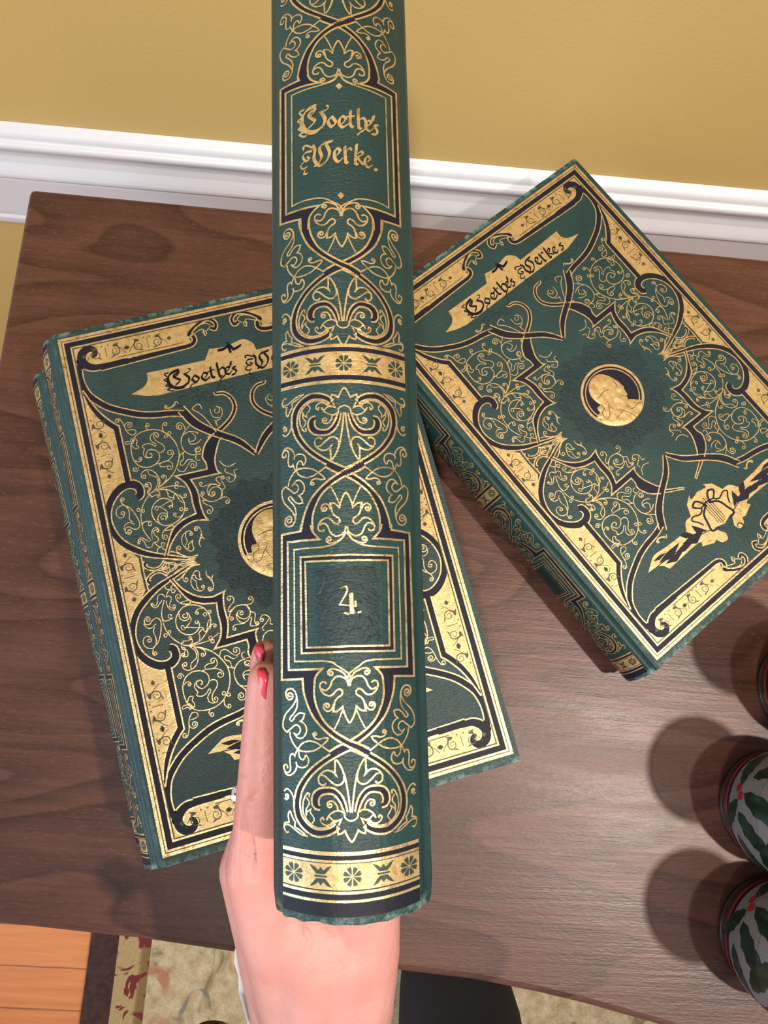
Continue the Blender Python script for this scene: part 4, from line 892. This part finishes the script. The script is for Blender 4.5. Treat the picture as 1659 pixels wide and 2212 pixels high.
# px, py, depth (cm), radius (cm)
IDX=[(574,1466,23.1,.60),(571,1560,23.3,.72),(567,1690,23.4,.84),(556,1800,23.6,.84),(548,1878,23.8,.98)]
MID=[(576,1416,24.4,.56),(580,1500,25.0,.74),(574,1640,25.3,.84),(556,1790,25.5,.86),(532,1878,25.4,.98)]
RNG=[(596,1470,27.2,.58),(592,1560,27.3,.70),(585,1670,27.3,.78),(566,1790,27.3,.84),(540,1880,27.2,.98)]
PNK=[(612,1560,28.9,.52),(606,1640,28.9,.60),(600,1720,28.9,.66),(580,1810,28.9,.74),(556,1890,28.8,.90)]
for c in (IDX,MID,RNG,PNK): chain(hb,c)
WR=(688,2240,27.4)
for c in ([(548,1878,23.8,.98),(594,2010,24.9,1.25),(652,2200,26.6,1.5)],
          [(532,1878,25.4,.98),(574,2010,26.4,1.2),(628,2200,27.4,1.5)],
          [(540,1880,27.2,.98),(590,2010,28.0,1.2),(650,2220,29.0,1.5)],
          [(556,1890,28.8,.9),(640,2020,29.4,1.2),(700,2230,29.4,1.5)],
          [(606,1960,24.6,1.0),(680,2080,25.2,1.55),(690,2230,26.9,1.9)],
          [(660,1975,24.9,.95),(740,2060,25.3,1.5),(720,2230,27.0,1.9)],
          # thumb: tucked under the tail of the book, running away from the viewer
          [(745,2200,27.0,1.8),(780,2050,25.6,1.42),(789,1945,25.0,1.25),(800,1852,25.4,1.12),(800,1810,27.2,1.0),(792,1760,29.3,.88),(780,1728,31.2,.72)],
          [(590,1960,27.0,1.1),(700,1990,27.5,1.2),(770,2030,27.2,1.3)],
          [(692,2240,27.4,2.5),(692,2330,29.2,2.7),(690,2480,32.5,3.1),(700,2760,38.5,3.7)]): chain(hb,c)
me=bpy.data.meshes.new('hand_raw'); hb.to_mesh(me); hb.free()
tmp=bpy.data.objects.new('hand_raw',me); scene.collection.objects.link(tmp)
rm=tmp.modifiers.new('r','REMESH'); rm.mode='VOXEL'; rm.voxel_size=.0011
sm=tmp.modifiers.new('s','SMOOTH'); sm.factor=.6; sm.iterations=9
dg=bpy.context.evaluated_depsgraph_get(); me2=bpy.data.meshes.new_from_object(tmp.evaluated_get(dg))
bpy.data.objects.remove(tmp)
person=thing('person','left hand with coral red nails gripping the held book from below','person',pxz(688,2240,27.4))
# tendons, knuckle folds and creases pressed into the surface
def groove(pts,wd,dp):
    seg=[pxz(*p) for p in pts]
    for v in me2.vertices:
        best=9;
        for a,b in zip(seg,seg[1:]):
            ab=b-a; t=max(0,min(1,(v.co-a).dot(ab)/ab.length_squared)); d=(v.co-a-ab*t).length
            if d<best: best=d
        if best<wd*CM*2.5: v.co-=v.normal*dp*CM*math.exp(-(best/(wd*CM))**2)
groove([(538,1745,22.9),(536,1800,22.9),(540,1860,22.9),(552,1925,23.2)],.15,.42)
groove([(530,1742,22.9),(560,1706,22.4),(600,1700,22.6)],.07,.15)
groove([(516,1670,22.9),(540,1676,22.5),(575,1690,22.4)],.06,.12)
groove([(528,1725,22.9),(560,1722,22.4)],.05,.11)
groove([(530,1752,22.8),(552,1748,22.5)],.05,.10)
groove([(745,1990,23.6),(768,2015,23.5),(782,2060,23.6)],.14,.26)
groove([(548,1930,23.4),(575,1975,23.7),(600,2000,23.9)],.08,.12)
groove([(545,1560,22.4),(600,1556,22.5)],.05,.07)
for v in me2.vertices: v.co=v.co-person.location
for p in me2.polygons: p.use_smooth=True
hand=link('hand_and_forearm',me2,person,[M['skin']]); hand.data.name='hand_and_forearm'
M['nail']=mat_plain('coral_nail_polish',srgb(206,62,84),.22,0,0,60,.08)
def nail(pc,ax_to,side,ln,wd,name='fingernail'):
    "small curved plate lying on the outer side of a fingertip"
    c=pxz(*pc); a=(pxz(*ax_to)-c).normalized(); s=(R_*side[0]-U_*side[1]+F_*side[2]).normalized(); s=(s-a*s.dot(a)).normalized(); t=a.cross(s)
    bm=bmesh.new(); g=[]
    for i in range(11):
        row=[]
        for j in range(11):
            u=-1+2*i/10; v=-1+2*j/10
            ww=(1-abs(u)**6)**.5 if abs(u)<1 else 0
            row.append(bm.verts.new(c-person.location+a*(u*ln/2*CM)+t*(math.sin(v*1.0)*wd*.62*ww*CM)+s*((math.cos(v*1.0)-1)*wd*.6+.0+.02)*CM-s*.03*CM*u*u))
        g.append(row)
    for i in range(10):
        for j in range(10): bm.faces.new([g[i][j],g[i+1][j],g[i+1][j+1],g[i][j+1]])
    o=from_bm(name,bm,M['nail'],person,True); m=o.modifiers.new('s','SOLIDIFY'); m.thickness=.0006; m.offset=-1
nail((557,1478,22.75),(561,1430,22.6),(-1,0,-.55),1.0,.72)
nail((553,1418,24.15),(557,1380,23.9),(-1,0,-.45),.85,.7)
# small white torn cuff edge behind the wrist
M['cloth']=mat_plain('white_cloth',srgb(232,226,230),.85,0,.3,500)
bm=bmesh.new(); pl=[(510,2052,29.2,.06),(514,2078,29.2,.15),(518,2105,29.2,.07),(524,2118,29.2,.17),(526,2140,29.3,.20),(530,2165,29.4,.14),(545,2230,29.6,.1)]
chain(bm,pl); o=from_bm('sleeve_edge',bm,M['cloth'],person,True)
for v in o.data.vertices: v.co-=person.location
# trouser leg standing on the rug in front of the table
M['black']=mat_plain('black_trouser_cloth',srgb(16,15,18),.8,0,.3,160)
bm=bmesh.new(); F0=Vector((.402,-.62,.06)); K0=Vector((.45,-.93,.40))
rings=[]
for i in range(15):
    t=i/14; c=F0.lerp(K0,t); r=.062+.030*t+.004*math.sin(t*19)
    rings.append([bm.verts.new(c+Vector((math.cos(a)*r*(1+.05*math.sin(3*a+5*t)),math.sin(a)*r*.9,0))-person.location) for a in [2*math.pi*k/28 for k in range(28)]])
for a,b in zip(rings,rings[1:]):
    for i in range(28): bm.faces.new([a[i],a[(i+1)%28],b[(i+1)%28],b[i]])
bm.faces.new(rings[-1]); bm.faces.new(rings[0][::-1]); from_bm('trouser_leg',bm,M['black'],person,True)
# ---------------------------------------------------------------- ring and bangle
M['silver']=mat_plain('silver',srgb(214,216,220),.18,1,0,50,.02)
def mat_stone():
    k=N('clear_stone'); k.set(Roughness=.03,IOR=2.0); k.b.inputs['Base Color'].default_value=(*srgb(226,240,242),1); k.b.inputs['Transmission Weight'].default_value=.75; return k.m
M['stone']=mat_stone()
rg=thing('ring','silver ring with a clear stone on a finger of the hand','ring',pxz(583,1722,27.3))
def torus(bm,c,axis,R,r,n=40,m=10,squash=1):
    a=Vector(axis).normalized(); x=a.orthogonal().normalized(); y=a.cross(x); V=[]
    for i in range(n):
        t=2*math.pi*i/n; d=x*math.cos(t)+y*math.sin(t)
        V.append([bm.verts.new(c+d*R+(d*math.cos(s)+a*math.sin(s)*squash)*r) for s in [2*math.pi*k/m for k in range(m)]])
    for i in range(n):
        for k in range(m): bm.faces.new([V[i][k],V[(i+1)%n][k],V[(i+1)%n][(k+1)%m],V[i][(k+1)%m]])
axis=(pxz(585,1670,27.3)-pxz(566,1790,27.3))
bm=bmesh.new(); torus(bm,Vector((0,0,0)),axis,.0084,.0009,squash=1.3); from_bm('band',bm,M['silver'],rg,True)
sd=-R_*1.0-F_*.25; sd=(sd-axis.normalized()*sd.dot(axis.normalized())).normalized(); an=axis.normalized(); tn=an.cross(sd)
def gem(name,mat,z0,z1,z2,r,n=10):
    bm=bmesh.new(); rr=[(z0,.15*r),(z1,r),(z2,.62*r)]; rows=[]
    for z,q in rr: rows.append([bm.verts.new(sd*z+(an*math.cos(t)+tn*math.sin(t))*q) for t in [2*math.pi*k/n for k in range(n)]])
    for a,b in zip(rows,rows[1:]):
        for i in range(n): bm.faces.new([a[i],a[(i+1)%n],b[(i+1)%n],b[i]])
    bm.faces.new(rows[0][::-1]); bm.faces.new(rows[-1]); return from_bm(name,bm,mat,rg)
gem('stone',M['stone'],.0096,.0132,.0148,.0032)
bm=bmesh.new()
for k in range(6):
    t=math.pi/3*k; d=an*math.cos(t)+tn*math.sin(t); capsule(bm,sd*.0090+d*.0016,sd*.0140+d*.0031,.0005,.0004,8)
torus(bm,sd*.0118,sd,.0026,.0004); from_bm('setting',bm,M['silver'],rg,True)
M['brass']=mat_plain('dark_brass',srgb(120,92,54),.2,1,.05,90)
bg=thing('bangle','dark brown and gold bangle at the bottom edge, left of the wrist','bangle',pxz(462,2262,27.5))
bm=bmesh.new(); torus(bm,Vector((0,0,0)),F_+U_*.25,.0078,.0034,squash=1.1); from_bm('metal_loop',bm,M['brass'],bg,True)
bm=bmesh.new(); capsule(bm,Vector((0,0,0)),R_*.03-U_*.006+F_*.012,.0035,.003); o=from_bm('link',bm,M['brass'],bg,True)
# ---------------------------------------------------------------- three painted wine glasses standing upside down
def mat_glass(name='clear_glass',tint=(.78,.79,.80,1)):
    "thin clear glass: see-through with a mirror-like rim"
    k=N(name); tr=k.n('BsdfTransparent'); tr.inputs[0].default_value=tint
    gl=k.n('BsdfGlossy',Roughness=.04); lw=k.n('LayerWeight',Blend=.35); mx=k.n('MixShader'); out=[n for n in k.t.nodes if n.type=='OUTPUT_MATERIAL'][0]
    f=k.n('Math',_operation='MULTIPLY_ADD'); k.t.links.new(lw.outputs['Fresnel'],f.inputs[0]); f.inputs[1].default_value=.9; f.inputs[2].default_value=.03
    k.t.links.new(f.outputs[0],mx.inputs[0]); k.t.links.new(tr.outputs[0],mx.inputs[1]); k.t.links.new(gl.outputs[0],mx.inputs[2]); k.t.links.new(mx.outputs[0],out.inputs[0])
    k.t.links.new(k.bump(k.noise(k.coord(),90,2),.15,.002).outputs[0],gl.inputs['Normal']); return k.m
def mat_frost():
    k=N('frosted_paint'); k.set(Roughness=.42,IOR=1.45); k.b.inputs['Transmission Weight'].default_value=.55; k.b.inputs['Base Color'].default_value=(*srgb(176,174,178),1)
    k.nor(k.bump(k.noise(k.coord(),700,4,.7),.7,.0012)); return k.m
M['glass']=mat_glass(); M['stemglass']=mat_glass('shadow_tinted_glass',(.42,.40,.39,1)); M['frost']=mat_frost()  # stem and foot tinted grey to deepen the shadow they cast
def mat_leaf():
    k=N('holly_green_paint'); n=k.noise(k.coord((1,1,.35)),190,4,.6); k.col(k.ramp(n,[(.35,srgb(10,32,26)),(.62,srgb(22,58,44)),(.8,srgb(52,92,74))])); k.set(Roughness=.3); return k.m
M['holly']=mat_leaf(); M['red']=mat_plain('red_paint',srgb(160,34,50),.3,0,.1,200)
GH=8.4
def gr(z):    # outer radius of the upturned bowl against height above the table
    pts=[(0,3.30),(.6,3.42),(1.6,3.56),(2.8,3.60),(4.2,3.40),(5.6,2.90),(6.8,2.15),(7.7,1.30),(8.4,.62)]
    for (a,b),(c,d) in zip(pts,pts[1:]):
        if z<=c: q=(z-a)/(c-a); return b+(d-b)*q
    return pts[-1][1]
def lathe(bm,prof,n=72):
    rows=[[bm.verts.new((r*math.cos(t)*CM,r*math.sin(t)*CM,z*CM)) for t in [2*math.pi*i/n for i in range(n)]] for r,z in prof]
    for a,b in zip(rows,rows[1:]):
        for i in range(n): bm.faces.new([a[i],a[(i+1)%n],b[(i+1)%n],b[i]])
    return rows
def glass_bm():
    bm=bmesh.new(); zs=[GH*i/30 for i in range(31)]
    inn=[(max(.05,gr(z)-.15),z) for z in zs if z<7.7]
    rows=lathe(bm,inn[::-1]+[(gr(0)-.10,-.03+.03),(gr(0)-.03,.0)]+[(gr(z),z+.02) for z in zs])
    bm.faces.new(rows[0]); bm.faces.new(rows[-1]); bmesh.ops.recalc_face_normals(bm,faces=bm.faces); return bm
def stem_bm():
    bm=bmesh.new(); rows=lathe(bm,[(.62,8.43),(.46,8.8),(.40,9.4),(.40,10.2),(.55,10.9),(1.0,11.3),(1.9,11.6),(2.8,11.78),(3.0,11.85),(3.0,11.98),(2.7,12.0),(.8,11.9),(.2,11.9)])
    bm.faces.new(rows[0]); bm.faces.new(rows[-1]); bmesh.ops.recalc_face_normals(bm,faces=bm.faces); return bm
def shell(z0,z1,off,n=24):
    bm=bmesh.new(); lathe(bm,[(gr(z0+(z1-z0)*i/n)+off,z0+(z1-z0)*i/n) for i in range(n+1)]); return bm
def gmap(a,z,off): z=max(.3,min(GH,z)); r=gr(z)+off; return Vector((r*math.cos(a)*CM,r*math.sin(a)*CM,z*CM))
def leaf_bm(a0,z0,th,ln,wd,sd):
    "one painted leaf: pointed, with shallow holly spines"
    R=random.Random(sd); n=9; right=[]; 
    for i in range(n+1):
        y=i/n; w=math.sin(math.pi*min(1,y*.94+.03))**.7*(1.0 if i%2 else .80)*(1+.08*R.random())
        right.append((w,y))
    pts=[(0,0)]+right[1:-1]+[(0,1.0)]+[(-x*.95,y) for x,y in right[-2:0:-1]]
    out=[]
    for x,y in pts:
        X=x*wd/2+.18*math.sin(y*2.4+sd)*.5; Y=y*ln; out.append((X*math.cos(th)-Y*math.sin(th),X*math.sin(th)+Y*math.cos(th)))
    bm=bmesh.new(); fill(bm,out,lambda x,y,h:gmap(a0+x/3.3,z0+y,h),.03,True); return bm
LV=[(-.02,3.1,-.3,3.9,1.35),(.28,2.9,-.95,3.2,1.2),(-.30,3.2,.7,3.2,1.2),(-.12,2.7,1.75,2.6,1.0),(.10,2.6,-2.2,2.3,.9)]
def goblet(label,x,y,rot):
    t=thing('wine_glass',label,'wine glass',wv(x,y,.02),group='upturned holly glasses at the right edge'); t.rotation_euler.z=rot
    for nm,key,mk,m in (('glass_bowl','wg_bowl',glass_bm,M['glass']),('stem_and_foot','wg_stem',stem_bm,M['stemglass']),('frosted_coat','wg_frost',lambda:shell(1.75,8.2,.012),M['frost']),('red_stripe','wg_red',lambda:shell(1.25,1.47,.018,3),M['red'])):
        o=link(nm,mesh(key,mk,m),t); o.data.polygons.foreach_set('use_smooth',[True]*len(o.data.polygons))
    for k in range(4):
        a=k*math.pi/2
        for q,(da,z0,th,ln,wd) in enumerate(LV):
            link('painted_leaf',mesh('wg_leaf%d_%d'%(k,q),lambda:leaf_bm(a+da,z0,th,ln,wd,k*7+q),M['holly']),t)
        for q,(da,dz) in enumerate(((.05,2.85),(-.07,2.5))):
            def mk():
                bm=bmesh.new(); fill(bm,[(.24*math.cos(s),.22*math.sin(s)) for s in [2*math.pi*i/14 for i in range(14)]],lambda X,Y,h:gmap(a+da+X/3.3,dz+Y,h),.045,True); return bm
            link('painted_berry',mesh('wg_berry%d_%d'%(k,q),mk,M['red']),t)
    return t
goblet('upturned holly-painted wine glass nearest the lone book, at the right edge',53.75,-30.1,.3)
goblet('upturned holly-painted wine glass in the middle of the three at the right edge',51.1,-37.35,1.25)
goblet('upturned holly-painted wine glass closest to the front edge of the table',50.9,-44.6,.85)
